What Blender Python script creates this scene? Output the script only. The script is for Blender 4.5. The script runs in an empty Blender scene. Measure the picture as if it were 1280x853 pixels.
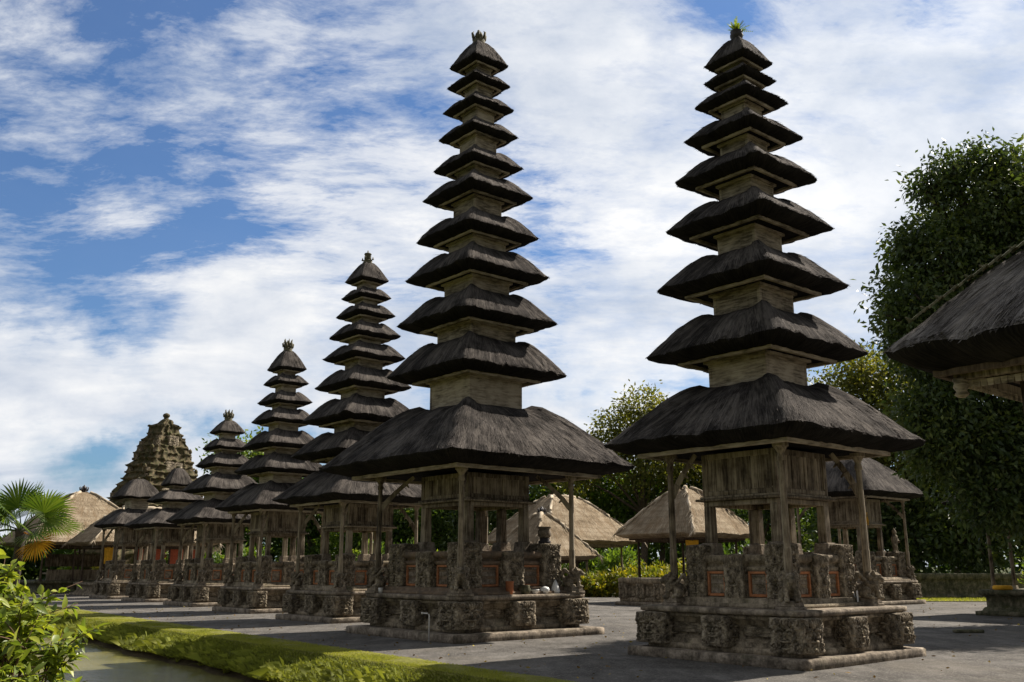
import bpy, bmesh, math, random
import numpy as np
from mathutils import Vector, Matrix, noise as mn
S = bpy.context.scene
C = S.collection
R = math.radians
PI = math.pi

# ---------------------------------------------------------------- camera, sky, sun, exposure
cam = bpy.data.cameras.new('camera'); camo = bpy.data.objects.new('camera', cam); C.objects.link(camo)
camo.location = (0, 0, 1.7); camo.rotation_euler = (R(90 + 13.5), 0, 0)
cam.sensor_width = 36; cam.lens = 36 * 1174 / 1280; cam.clip_start = .1; cam.clip_end = 6000
S.camera = camo
SUN_B, SUN_E = 53, 43
CLOUD = .57
sd = Vector((math.sin(R(SUN_B)) * math.cos(R(SUN_E)), math.cos(R(SUN_B)) * math.cos(R(SUN_E)), math.sin(R(SUN_E))))
sl = bpy.data.lights.new('sun', 'SUN'); sl.energy = 5.0; sl.angle = R(.55); sl.color = (1, .915, .81)
so = bpy.data.objects.new('sun', sl); C.objects.link(so); so.rotation_euler = (-sd).to_track_quat('-Z', 'Y').to_euler(); so.location = sd * 100
S.view_settings.view_transform = 'Standard'; S.view_settings.look = 'None'
S.view_settings.exposure = 0.84; S.view_settings.gamma = 1; S.view_settings.use_curve_mapping = False
S.cycles.max_bounces = 6; S.cycles.diffuse_bounces = 3; S.cycles.transparent_max_bounces = 8
S.cycles.use_denoising = True

class NT:
    def __init__(s, nt): s.nt = nt; nt.nodes.clear()
    def n(s, t, **k):
        x = s.nt.nodes.new(t)
        for a, b in k.items():
            if a.startswith('_'): setattr(x, a[1:], b)
            else: s.put(x.inputs[a.replace('__', ' ')], b)
        return x
    def put(s, i, b):
        if isinstance(b, bpy.types.NodeSocket): s.nt.links.new(b, i)
        elif isinstance(b, bpy.types.Node): s.nt.links.new(b.outputs[0], i)
        else:
            if hasattr(i.default_value, '__len__') and len(i.default_value) == 4 and len(b) == 3: b = (*b, 1)
            i.default_value = b
    def math(s, op, a, b=None, c=None, clamp=False):
        x = s.nt.nodes.new('ShaderNodeMath'); x.operation = op; x.use_clamp = clamp
        for i, v in enumerate((a, b, c)):
            if v is not None: s.put(x.inputs[i], v)
        return x.outputs[0]
    def vm(s, op, a, b=None):
        x = s.nt.nodes.new('ShaderNodeVectorMath'); x.operation = op
        s.put(x.inputs[0], a)
        if b is not None: s.put(x.inputs[1], b)
        return x
    def noise(s, vec, scale, detail=4, rough=.5, dist=0):
        x = s.n('ShaderNodeTexNoise', Scale=scale, Detail=detail, Roughness=rough, Distortion=dist)
        if vec is not None: s.put(x.inputs['Vector'], vec)
        return x.outputs[0]
    def map(s, vec, scale=(1, 1, 1), loc=(0, 0, 0), rot=(0, 0, 0)):
        x = s.nt.nodes.new('ShaderNodeMapping'); s.put(x.inputs[0], vec)
        x.inputs['Location'].default_value = loc; x.inputs['Rotation'].default_value = rot; x.inputs['Scale'].default_value = scale
        return x.outputs[0]
    def ramp(s, f, *stops):
        x = s.nt.nodes.new('ShaderNodeValToRGB'); s.put(x.inputs[0], f); e = x.color_ramp.elements
        while len(e) < len(stops): e.new(.5)
        for q, (p, c) in zip(e, stops):
            q.position = p; q.color = (*((c,) * 3 if not hasattr(c, '__len__') else c), 1)
        return x.outputs[0]
    def mix(s, f, a, b, op='MIX'):
        x = s.nt.nodes.new('ShaderNodeMix'); x.data_type = 'RGBA'; x.blend_type = op
        s.put(x.inputs[0], f); s.put(x.inputs[6], a); s.put(x.inputs[7], b)
        return x.outputs[2]

W = bpy.data.worlds.new('World'); S.world = W; W.use_nodes = True
t = NT(W.node_tree)
sky = t.n('ShaderNodeTexSky', _sky_type='NISHITA'); sky.sun_disc = False
sky.sun_elevation = R(SUN_E); sky.sun_rotation = R(SUN_B); sky.air_density = 1.2; sky.dust_density = .6; sky.ozone_density = 2.5
skyc = t.mix(1, sky.outputs[0], (.54, .80, 1.12), 'MULTIPLY')
d = t.n('ShaderNodeTexCoord').outputs['Generated']
sx = t.n('ShaderNodeSeparateXYZ', Vector=d)
zz = t.math('ADD', t.math('MAXIMUM', sx.outputs[2], 0), .22)
pp = t.n('ShaderNodeCombineXYZ', X=t.math('DIVIDE', sx.outputs[0], zz), Y=t.math('DIVIDE', sx.outputs[1], zz), Z=.37).outputs[0]
wn = t.n('ShaderNodeTexNoise', Scale=1.9, Detail=4); t.put(wn.inputs['Vector'], pp)
wp = t.vm('ADD', pp, t.vm('MULTIPLY', t.vm('SUBTRACT', wn.outputs['Color'], (.5, .5, .5)), (.16, .16, 0))).outputs[0]
big = t.noise(t.map(wp, (1.0, 1.25, 1), (3.1, 1.7, 0), (0, 0, R(25))), 1.35, 7, .58, .0)
str_ = t.noise(t.map(wp, (1.0, 1.9, 1), (7.3, 2.2, 0), (0, 0, R(-30))), 4.4, 12, .68, .05)
rip = t.noise(t.map(wp, (1.0, 2.3, 1), (1.3, 4.2, 0), (0, 0, R(-48))), 10, 8, .64, .1)
cum = t.noise(t.map(d, (1, 1, 1.5), (5.0, 2.0, 1.0)), 8.5, 12, .56, .1)
cov = t.math('ADD', t.math('ADD', t.math('MULTIPLY', big, .36), t.math('MULTIPLY', str_, .50)), t.math('MULTIPLY', rip, .20))
cumw = t.math('SUBTRACT', 1, t.math('MULTIPLY', t.math('SUBTRACT', sx.outputs[2], .16), 6), clamp=True)
cov = t.math('ADD', t.math('MULTIPLY', cov, t.math('SUBTRACT', 1, t.math('MULTIPLY', cumw, .75))), t.math('MULTIPLY', cum, t.math('MULTIPLY', cumw, .80)))
def blob(v, r, w):
    dist = t.vm('DISTANCE', d, v).outputs['Value']
    g = t.math('SUBTRACT', 1, t.math('DIVIDE', dist, r), clamp=True)
    return t.math('MULTIPLY', t.math('MULTIPLY', g, g), w)
for v, r, w in [((-.42, .86, .28), .17, -0.136), ((-.30, .89, .33), .16, -0.149), ((-.36, .79, .49), .20, -0.149), ((-.50, .78, .36), .2, -0.074),
                ((-.20, .83, .51), .12, -0.062), ((.03, .935, .355), .085, -0.136), ((.21, .816, .54), .10, -0.124), ((.08, .95, .30), .07, -0.074), ((.35, .918, .185), .07, -0.087), ((-.44, .89, .11), .09, -0.074), ((-.37, .90, .21), .13, -0.050),
                ((-.28, .935, .221), .13, .34), ((.39, .822, .40), .36, .10), ((.06, .87, .485), .2, .08), ((.15, .94, .3), .25, .12), ((-.40, .88, .345), .06, .12), ((-.46, .863, .16), .12, .24),
                ((.7, .1, .7), 1.0, .2)]:
    cov = t.math('ADD', cov, blob(v, r, w))
back = t.math('ADD', .5, t.math('MULTIPLY', sx.outputs[1], 1.1), clamp=True)
cov = t.math('ADD', cov, t.math('MULTIPLY', t.math('SUBTRACT', 1, back), .3))  # extra cloud cover added out of view behind the camera
mask = t.ramp(cov, (.42, .04), (.475, .34), (.53, .74), (.62, 1))
shade = t.math('ADD', t.math('MULTIPLY', t.noise(t.map(pp, (1, 1.5, 1), (.4, 8, 0)), 1.6, 8, .6, .4), .55), t.math('MULTIPLY', t.noise(t.map(d, (1, 1, 1.6), (2, 9, 4)), 6, 8, .6), .45))
ccol = t.ramp(shade, (.38, (.60, .68, .82)), (.50, (.88, .92, .99)), (.60, (1.12, 1.12, 1.12)))
sunny = t.math('MULTIPLY', t.math('ADD', .86, blob((.40, .78, .45), .75, .12)), t.math('ADD', .36, t.math('MULTIPLY', back, .64)))  # unseen clouds behind the camera dimmed to cut ambient light and deepen shade
ccol = t.mix(1, ccol, t.n('ShaderNodeCombineXYZ', X=sunny, Y=sunny, Z=sunny).outputs[0], 'MULTIPLY')
b1 = t.n('ShaderNodeBackground', Color=skyc, Strength=.052)
b2 = t.n('ShaderNodeBackground', Color=ccol, Strength=CLOUD)
mx = t.n('ShaderNodeMixShader', Fac=mask); t.put(mx.inputs[1], b1); t.put(mx.inputs[2], b2)
t.n('ShaderNodeOutputWorld', Surface=mx)

# ---------------------------------------------------------------- materials
def mat(name):
    m = bpy.data.materials.new(name); m.use_nodes = True
    return m, NT(m.node_tree)
def fin(t, col, rough=.9, bump=None, bs=.5, bd=.02, spec=.25, **k):
    p = t.n('ShaderNodeBsdfPrincipled', Roughness=rough); t.put(p.inputs['Base Color'], col); p.inputs['Specular IOR Level'].default_value = spec
    for a, b in k.items(): t.put(p.inputs[a.replace('_', ' ')], b)
    if bump is not None:
        t.put(p.inputs['Normal'], t.n('ShaderNodeBump', Strength=bs, Distance=bd, Height=bump).outputs[0])
    t.n('ShaderNodeOutputMaterial', Surface=p)
    return p
def thatch_mat(name, c0, c1, c2, patch, patch_w, course=0):
    m, t = mat(name)
    tc = t.n('ShaderNodeTexCoord'); uv = tc.outputs['UV']; ob = tc.outputs['Object']
    f1 = t.noise(t.map(uv, (34, 1.8, 1)), 1, 5, .62, .15)
    f2 = t.noise(t.map(uv, (120, 5, 1)), 1, 3, .6)
    f3 = t.noise(ob, 1.3, 5, .6)
    f = t.math('ADD', t.math('MULTIPLY', f1, .40), t.math('ADD', t.math('MULTIPLY', f2, .25), t.math('MULTIPLY', f3, .35)))
    col = t.ramp(f, (.41, c0), (.50, c1), (.60, c2))
    pm = t.ramp(t.noise(t.map(uv, (3.0, .9, 1), (3, 1, 0)), 1, 5, .65, .4), (.50, 0), (.62, patch_w))
    col = t.mix(pm, col, patch)
    if course:
        w = t.n('ShaderNodeTexWave', Vector=t.map(uv, (.12, 1, 1)), Scale=.75, Distortion=5.5, Detail=5, _bands_direction='Y')
        col = t.mix(t.ramp(w.outputs[1], (.55, 0), (.95, course)), col, (.17, .125, .08))
    fin(t, col, .95, t.math('ADD', f1, t.math('MULTIPLY', f2, .8)), 1.0, .05, .06)
    return m
M = {}
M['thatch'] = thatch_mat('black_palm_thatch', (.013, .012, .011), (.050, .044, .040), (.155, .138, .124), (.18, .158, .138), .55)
M['thatchshade'] = thatch_mat('shaded_cut_fibre_ends', (.008, .007, .006), (.020, .018, .016), (.045, .040, .036), (.04, .035, .03), .4)  # cut fibre ends with the shade under the eaves painted into their colour
M['straw'] = thatch_mat('straw_thatch', (.15, .11, .07), (.31, .245, .165), (.50, .42, .31), (.24, .165, .095), .6, .30)
M['strawpale'] = thatch_mat('bleached_straw', (.24, .19, .13), (.42, .355, .265), (.60, .53, .43), (.30, .23, .15), .5)
M['greythatch'] = thatch_mat('grey_thatch', (.06, .053, .049), (.18, .163, .150), (.38, .35, .32), (.36, .32, .28), .7)
def wood_mat(name, c0, c1, c2, vert=True):
    m, t = mat(name); ob = t.n('ShaderNodeTexCoord').outputs['Object']
    sc = (22, 22, 1.6) if vert else (3, 3, 24)
    f1 = t.noise(t.map(ob, sc), 1, 6, .65, .25); f3 = t.noise(ob, 2.3, 5, .65)
    rnd = t.n('ShaderNodeAttribute', _attribute_name='tint').outputs['Fac']
    f = t.math('ADD', t.math('MULTIPLY', f1, .55), t.math('ADD', t.math('MULTIPLY', f3, .40), t.math('MULTIPLY', rnd, .12)))
    fin(t, t.ramp(f, (.42, c0), (.52, c1), (.63, c2)), .85, f1, .6, .012, .2)
    return m
M['wood'] = wood_mat('weathered_teak', (.045, .034, .022), (.17, .136, .094), (.34, .285, .205))
M['woodpale'] = wood_mat('pale_weathered_boards', (.09, .074, .052), (.275, .228, .166), (.45, .385, .29), False)
M['wooddark'] = wood_mat('dark_timber', (.02, .014, .01), (.065, .046, .032), (.12, .09, .065))
def stone_mat(name, c0, c1, c2, dark, darkw, moss=.35):
    m, t = mat(name); tc = t.n('ShaderNodeTexCoord'); ob = tc.outputs['Object']
    n1 = t.noise(ob, 3.5, 10, .68, .2); n2 = t.noise(ob, 22, 8, .7)
    col = t.ramp(t.math('ADD', t.math('MULTIPLY', n1, .65), t.math('MULTIPLY', n2, .35)), (.40, c0), (.5, c1), (.60, c2))
    st = t.noise(t.map(ob, (5, 5, .9), (4, 2, 7)), 1, 8, .7, .4)
    col = t.mix(t.ramp(st, (.48, 0), (.66, darkw)), col, dark)
    sp = t.ramp(t.noise(ob, 9, 6, .75), (.56, 0), (.68, .8))
    col = t.mix(t.math('MULTIPLY', sp, .55), col, (.03, .028, .024))
    nz = t.n('ShaderNodeSeparateXYZ', Vector=t.n('ShaderNodeNewGeometry').outputs['Normal']).outputs[2]
    mo = t.math('MULTIPLY', t.ramp(t.noise(ob, 2.6, 7, .7), (.52, 0), (.66, moss)), t.ramp(nz, (.3, .35), (.9, 1)))
    col = t.mix(mo, col, (.075, .09, .022))
    fin(t, col, .93, t.math('ADD', n2, n1), .55, .03, .15)
    return m
M['stone'] = stone_mat('weathered_sandstone', (.095, .077, .053), (.25, .204, .143), (.40, .332, .24), (.045, .038, .03), .8)
M['carved'] = stone_mat('carved_sandstone', (.07, .058, .042), (.225, .185, .132), (.43, .365, .27), (.042, .036, .03), .75)
M['slab'] = stone_mat('stone_slab', (.09, .074, .056), (.215, .177, .133), (.37, .31, .24), (.05, .04, .033), .6, .3)
M['mossstone'] = stone_mat('mossy_stone', (.05, .05, .036), (.12, .115, .07), (.23, .20, .14), (.03, .035, .015), .8, .9)
M['gatestone'] = stone_mat('mossy_gate_stone', (.04, .032, .021), (.10, .08, .047), (.19, .142, .085), (.045, .055, .018), 1.0, .85)
def brick_mat(name, c, mortar, scale, mix=.5):
    m, t = mat(name); tc = t.n('ShaderNodeTexCoord'); ob = tc.outputs['Object']
    s = t.n('ShaderNodeSeparateXYZ', Vector=ob)
    v = t.n('ShaderNodeCombineXYZ', X=t.math('ADD', s.outputs[0], s.outputs[1]), Y=s.outputs[2]).outputs[0]
    b = t.n('ShaderNodeTexBrick', Vector=v, Scale=scale, Color1=(*c, 1), Color2=(c[0] * .7, c[1] * .65, c[2] * .6, 1), Mortar=(*mortar, 1))
    b.inputs['Mortar Size'].default_value = .012
    col = t.mix(t.ramp(t.noise(ob, 4, 8, .7), (.42, 0), (.62, mix)), b.outputs[0], (.10, .082, .062))
    fin(t, col, .92, t.noise(ob, 25, 5, .7), .5, .02, .15)
    return m
M['brick'] = brick_mat('old_brick', (.24, .175, .12), (.15, .125, .095), 6, .9)
M['orange'] = brick_mat('orange_brick_trim', (.52, .22, .10), (.30, .16, .10), 7, .3)
def plain(name, c, rough=.8, var=.25, spec=.3):
    m, t = mat(name); ob = t.n('ShaderNodeTexCoord').outputs['Object']
    n = t.noise(ob, 8, 6, .65)
    fin(t, t.ramp(n, (.3, tuple(x * (1 - var) for x in c)), (.7, tuple(min(1, x * (1 + var)) for x in c))), rough, n, .2, .01, spec)
    return m
M['yellow'] = plain('yellow_cloth', (.68, .36, .03), .9, .2)
M['redpanel'] = plain('red_lacquer_panel', (.34, .075, .03), .7, .3)
M['terracotta'] = plain('terracotta', (.36, .13, .055), .8)
M['white'] = plain('white_glaze', (.72, .72, .70), .3, .08)
M['whitepaint'] = plain('white_paint', (.66, .64, .60), .6, .15)
M['black'] = plain('black_pot', (.03, .025, .025), .5)
M['gold'] = plain('mossy_gilded_stone', (.11, .10, .062), .8, .5)
M['bark'] = plain('bark', (.09, .07, .05), .95, .5)
M['palmbark'] = plain('palm_bark', (.06, .048, .04), .95, .5)
M['twig'] = plain('twig_bark', (.10, .06, .035), .9, .4)
def leaf_mat(name, c0, c1, c2, tr=.35, rough=.5, spec=.35):
    m, t = mat(name)
    tint = t.n('ShaderNodeAttribute', _attribute_name='tint').outputs['Fac']
    col = t.ramp(tint, (0, c0), (.5, c1), (1, c2))
    p = t.n('ShaderNodeBsdfPrincipled', Roughness=rough); t.put(p.inputs['Base Color'], col); p.inputs['Specular IOR Level'].default_value = spec
    q = t.n('ShaderNodeBsdfTranslucent', Color=t.mix(1, col, (1.5, 1.45, .6), 'MULTIPLY'))
    x = t.n('ShaderNodeMixShader', Fac=tr); t.put(x.inputs[1], p); t.put(x.inputs[2], q)
    t.n('ShaderNodeOutputMaterial', Surface=x)
    return m
M['leaf_dark'] = leaf_mat('dark_glossy_leaves', (.024, .044, .015), (.060, .094, .025), (.15, .18, .042), .32, .42)
M['leaf_mid'] = leaf_mat('green_leaves', (.025, .055, .011), (.065, .115, .02), (.15, .19, .035), .42)
M['leaf_olive'] = leaf_mat('olive_leaves', (.05, .065, .015), (.11, .125, .025), (.22, .20, .045), .45)
M['leaf_bright'] = leaf_mat('bright_leaves', (.05, .10, .016), (.11, .18, .026), (.24, .27, .045), .42)
M['leaf_croton'] = leaf_mat('croton_leaves', (.06, .11, .015), (.20, .20, .022), (.42, .33, .03), .35)
M['leaf_palm'] = leaf_mat('palm_leaves', (.03, .065, .012), (.075, .13, .02), (.15, .20, .035), .35, .4)
M['leaf_dry'] = leaf_mat('dry_palm_leaf', (.40, .17, .02), (.60, .30, .03), (.7, .42, .06), .3, .8)
M['leaf_shrub'] = leaf_mat('shrub_leaves', (.07, .12, .02), (.17, .225, .035), (.36, .38, .06), .42, .40)
M['grass'] = leaf_mat('grass_blades', (.085, .095, .022), (.19, .215, .042), (.36, .36, .09), .38, .7, .15)
M['leaf_litter'] = leaf_mat('dry_leaf_litter', (.10, .055, .02), (.22, .14, .05), (.36, .29, .08), .1, .9, .1)
m, t = mat('courtyard_gravel'); M['gravel'] = m
ob = t.n('ShaderNodeTexCoord').outputs['Object']
n1 = t.noise(ob, .55, 8, .65); n2 = t.noise(ob, 46, 4, .7); n3 = t.noise(t.map(ob, (1.6, .5, 1), (9, 3, 0), (0, 0, R(50))), 1.6, 9, .7, .3)
f = t.math('ADD', t.math('MULTIPLY', n1, .40), t.math('ADD', t.math('MULTIPLY', n2, .28), t.math('MULTIPLY', n3, .32)))
col = t.ramp(f, (.41, (.058, .054, .048)), (.5, (.104, .097, .088)), (.60, (.178, .167, .152)))
dust = t.ramp(t.noise(t.map(ob, (1, 1, 1), (2, 7, 0)), .33, 9, .72, .6), (.50, 0), (.62, .36))
col = t.mix(dust, col, (.185, .165, .135))
pv = t.n('ShaderNodeTexVoronoi', Scale=34); t.put(pv.inputs['Vector'], ob)
col = t.mix(t.ramp(t.n('ShaderNodeSeparateColor', Color=pv.outputs['Color']).outputs[0], (.86, 0), (.90, .45)), col, (.26, .24, .21))
fin(t, col, .95, t.math('ADD', n2, t.math('MULTIPLY', n3, .5)), .8, .03, .1)
def soil_mat(name, c0, c1, c2):
    m, t = mat(name); ob = t.n('ShaderNodeTexCoord').outputs['Object']
    n1 = t.noise(ob, .8, 8, .65); n2 = t.noise(ob, 14, 6, .7)
    fin(t, t.ramp(t.math('ADD', t.math('MULTIPLY', n1, .5), t.math('MULTIPLY', n2, .5)), (.36, c0), (.5, c1), (.64, c2)), .95, n2, .8, .05, .1)
    return m
M['lawn'] = soil_mat('lawn_turf', (.10, .095, .030), (.165, .165, .038), (.24, .22, .055))
M['soil'] = soil_mat('bank_soil', (.028, .021, .013), (.06, .046, .024), (.10, .08, .04))
M['forestfloor'] = soil_mat('forest_floor', (.02, .025, .010), (.045, .055, .018), (.08, .085, .03))
m, t = mat('pond_water'); M['water'] = m
ob = t.n('ShaderNodeTexCoord').outputs['Object']
w1 = t.noise(t.map(ob, (1.2, 5, 1), (0, 0, 0), (0, 0, R(20))), 1.6, 6, .6, .4)
fin(t, t.ramp(t.noise(ob, .5, 5, .6), (.35, (.135, .13, .042)), (.65, (.215, .195, .072))), .13, w1, .35, .04, .22)

# ---------------------------------------------------------------- mesh helpers
def fastmesh(name, V, polys_sizes, loops, m, tint=None, uv=None, smooth=False):
    me = bpy.data.meshes.new(name)
    V = np.asarray(V, dtype=np.float32); L = np.asarray(loops, dtype=np.int32); Z = np.asarray(polys_sizes, dtype=np.int32)
    me.vertices.add(len(V)); me.vertices.foreach_set('co', V.ravel())
    me.loops.add(len(L)); me.loops.foreach_set('vertex_index', L)
    me.polygons.add(len(Z)); st = np.zeros(len(Z), np.int32); st[1:] = np.cumsum(Z)[:-1]
    me.polygons.foreach_set('loop_start', st)
    if smooth is not False:
        me.polygons.foreach_set('use_smooth', np.full(len(Z), True) if smooth is True else np.asarray(smooth))
    if tint is not None:
        me.attributes.new('tint', 'FLOAT', 'FACE').data.foreach_set('value', np.asarray(tint, np.float32))
    if uv is not None:
        me.uv_layers.new(name='UVMap').data.foreach_set('uv', np.asarray(uv, np.float32)[L].ravel())
    me.update(calc_edges=True); me.validate()
    me.materials.append(m)
    return me
def link(name, me, parent=None, loc=(0, 0, 0), rz=0, sc=None):
    o = bpy.data.objects.new(name, me); C.objects.link(o); o.location = loc; o.rotation_euler = (0, 0, rz)
    if sc is not None: o.scale = sc
    if parent is not None: o.parent = parent
    return o
class MB:
    def __init__(s): s.v = []; s.f = []; s.t = []; s.sm = []
    def quad_shell(s, pts8, tint=None):
        b = len(s.v); s.v += [tuple(p) for p in pts8]; tt = random.random() if tint is None else tint
        for q in ((3, 2, 1, 0), (4, 5, 6, 7), (0, 1, 5, 4), (1, 2, 6, 5), (2, 3, 7, 6), (3, 0, 4, 7)):
            s.f.append(tuple(b + i for i in q)); s.t.append(tt); s.sm.append(False)
    def box(s, x0, x1, y0, y1, z0, z1, tx=0, ty=0, tint=None):  # tx,ty: taper at the top
        s.quad_shell([(x0, y0, z0), (x1, y0, z0), (x1, y1, z0), (x0, y1, z0), (x0 + tx, y0 + ty, z1), (x1 - tx, y0 + ty, z1), (x1 - tx, y1 - ty, z1), (x0 + tx, y1 - ty, z1)], tint)
    def bar(s, p, q, w, h, w2=None, h2=None, up=(0, 0, 1), tint=None):
        p = Vector(p); q = Vector(q); a = (q - p).normalized(); u = Vector(up)
        if abs(a.dot(u)) > .98: u = Vector((1, 0, 0))
        sdir = a.cross(u).normalized(); u = sdir.cross(a)
        w2 = w if w2 is None else w2; h2 = h if h2 is None else h2
        P = []
        for c, ww, hh in ((p, w, h), (q, w2, h2)):
            P += [c - sdir * ww / 2 - u * hh / 2, c + sdir * ww / 2 - u * hh / 2, c + sdir * ww / 2 + u * hh / 2, c - sdir * ww / 2 + u * hh / 2]
        s.quad_shell([P[0], P[1], P[2], P[3], P[4], P[5], P[6], P[7]], tint)
    def tube(s, pts, rad, n=8, caps=True, smooth=True, tint=None):
        pts = [Vector(p) for p in pts]; b = len(s.v); tt = random.random() if tint is None else tint
        for i, p in enumerate(pts):
            a = (pts[min(i + 1, len(pts) - 1)] - pts[max(i - 1, 0)]).normalized()
            u = a.orthogonal().normalized() if abs(a.z) < .9 else (Vector((1, 0, 0)) - a * a.x).normalized()
            w = a.cross(u); r = rad[i] if hasattr(rad, '__len__') else rad
            for k in range(n):
                an = 2 * PI * k / n; s.v.append(tuple(p + (u * math.cos(an) + w * math.sin(an)) * r))
        for i in range(len(pts) - 1):
            for k in range(n):
                k2 = (k + 1) % n
                s.f.append((b + i * n + k, b + i * n + k2, b + (i + 1) * n + k2, b + (i + 1) * n + k)); s.t.append(tt); s.sm.append(smooth)
        if caps:
            s.f.append(tuple(b + k for k in reversed(range(n)))); e = b + (len(pts) - 1) * n
            s.f.append(tuple(e + k for k in range(n))); s.t += [tt, tt]; s.sm += [False, False]
    def lathe(s, prof, n=12, c=(0, 0, 0), tint=.5):
        s.tube([(c[0], c[1], c[2] + z) for r, z in prof], [max(r, .001) for r, z in prof], n, tint=tint)
    def poly(s, pts, tint=.5):
        b = len(s.v); s.v += [tuple(p) for p in pts]; s.f.append(tuple(range(b, b + len(pts)))); s.t.append(tint); s.sm.append(False)
    def mesh(s, name, m):
        return fastmesh(name, s.v, [len(f) for f in s.f], [i for f in s.f for i in f], m, s.t, None, s.sm)
    def obj(s, name, m, parent=None, bevel=0, **k):
        o = link(name, s.mesh(name, m), parent, **k)
        if bevel:
            b = o.modifiers.new('bevel', 'BEVEL'); b.width = bevel; b.segments = 1; b.limit_method = 'ANGLE'; b.angle_limit = R(40)
        return o
def tag(o, label, cat, group=None, kind=None):
    if kind: o['kind'] = kind
    if label: o['label'] = label
    if cat: o['category'] = cat
    if group: o['group'] = group
    return o
def thing(name, label, cat, loc=(0, 0, 0), rz=0, group=None):
    o = bpy.data.objects.new(name, None); C.objects.link(o); o.location = loc; o.rotation_euler = (0, 0, rz)
    o.empty_display_size = .3
    return tag(o, label, cat, group)
def copy_tree(o, parent=None):
    c = o.copy(); C.objects.link(c); c.parent = parent
    for ch in o.children: copy_tree(ch, c)
    return c
GRID = R(-50)     # the temple's own axes: local +x and -y are the two faces seen by the camera

def square_stack(prof, hx_hy_ratio=0.0, n=20, amp=.012, seed=0, m=None, name='stack', freq=5.0):
    """Closed rectangular moulding: prof is a list of (half, z). Noise-worn faces."""
    V = []; F = []; SM = []; M4 = 4 * n
    def ringpt(h, k):
        s, i = divmod(k, n); a = -1 + 2 * i / n
        x, y = [(a, -1), (1, a), (-a, 1), (-1, -a)][s]
        return x * h, y * (h + hx_hy_ratio)
    pr = []
    for i, (h, z) in enumerate(prof):   # subdivide tall runs
        if i:
            h0, z0 = prof[i - 1]; k = max(1, int(max(abs(z - z0), abs(h - h0)) / .12))
            for j in range(1, k): pr.append((h0 + (h - h0) * j / k, z0 + (z - z0) * j / k))
        pr.append((h, z))
    for h, z in pr:
        for k in range(M4):
            x, y = ringpt(h, k); v = mn.noise_vector(Vector((x * freq + seed, y * freq, z * freq))) * amp + mn.noise_vector(Vector((x * freq * 3 + seed, y * freq * 3, z * freq * 3))) * amp * .5
            V.append((x + v.x, y + v.y, z + v.z * .6))
    for i in range(len(pr) - 1):
        for k in range(M4):
            k2 = (k + 1) % M4
            F.append((i * M4 + k, i * M4 + k2, (i + 1) * M4 + k2, (i + 1) * M4 + k))
    F.append(tuple(reversed(range(M4)))); e = (len(pr) - 1) * M4; F.append(tuple(e + k for k in range(M4)))
    return fastmesh(name, V, [len(f) for f in F], [i for f in F for i in f], m or M['stone'])

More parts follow.
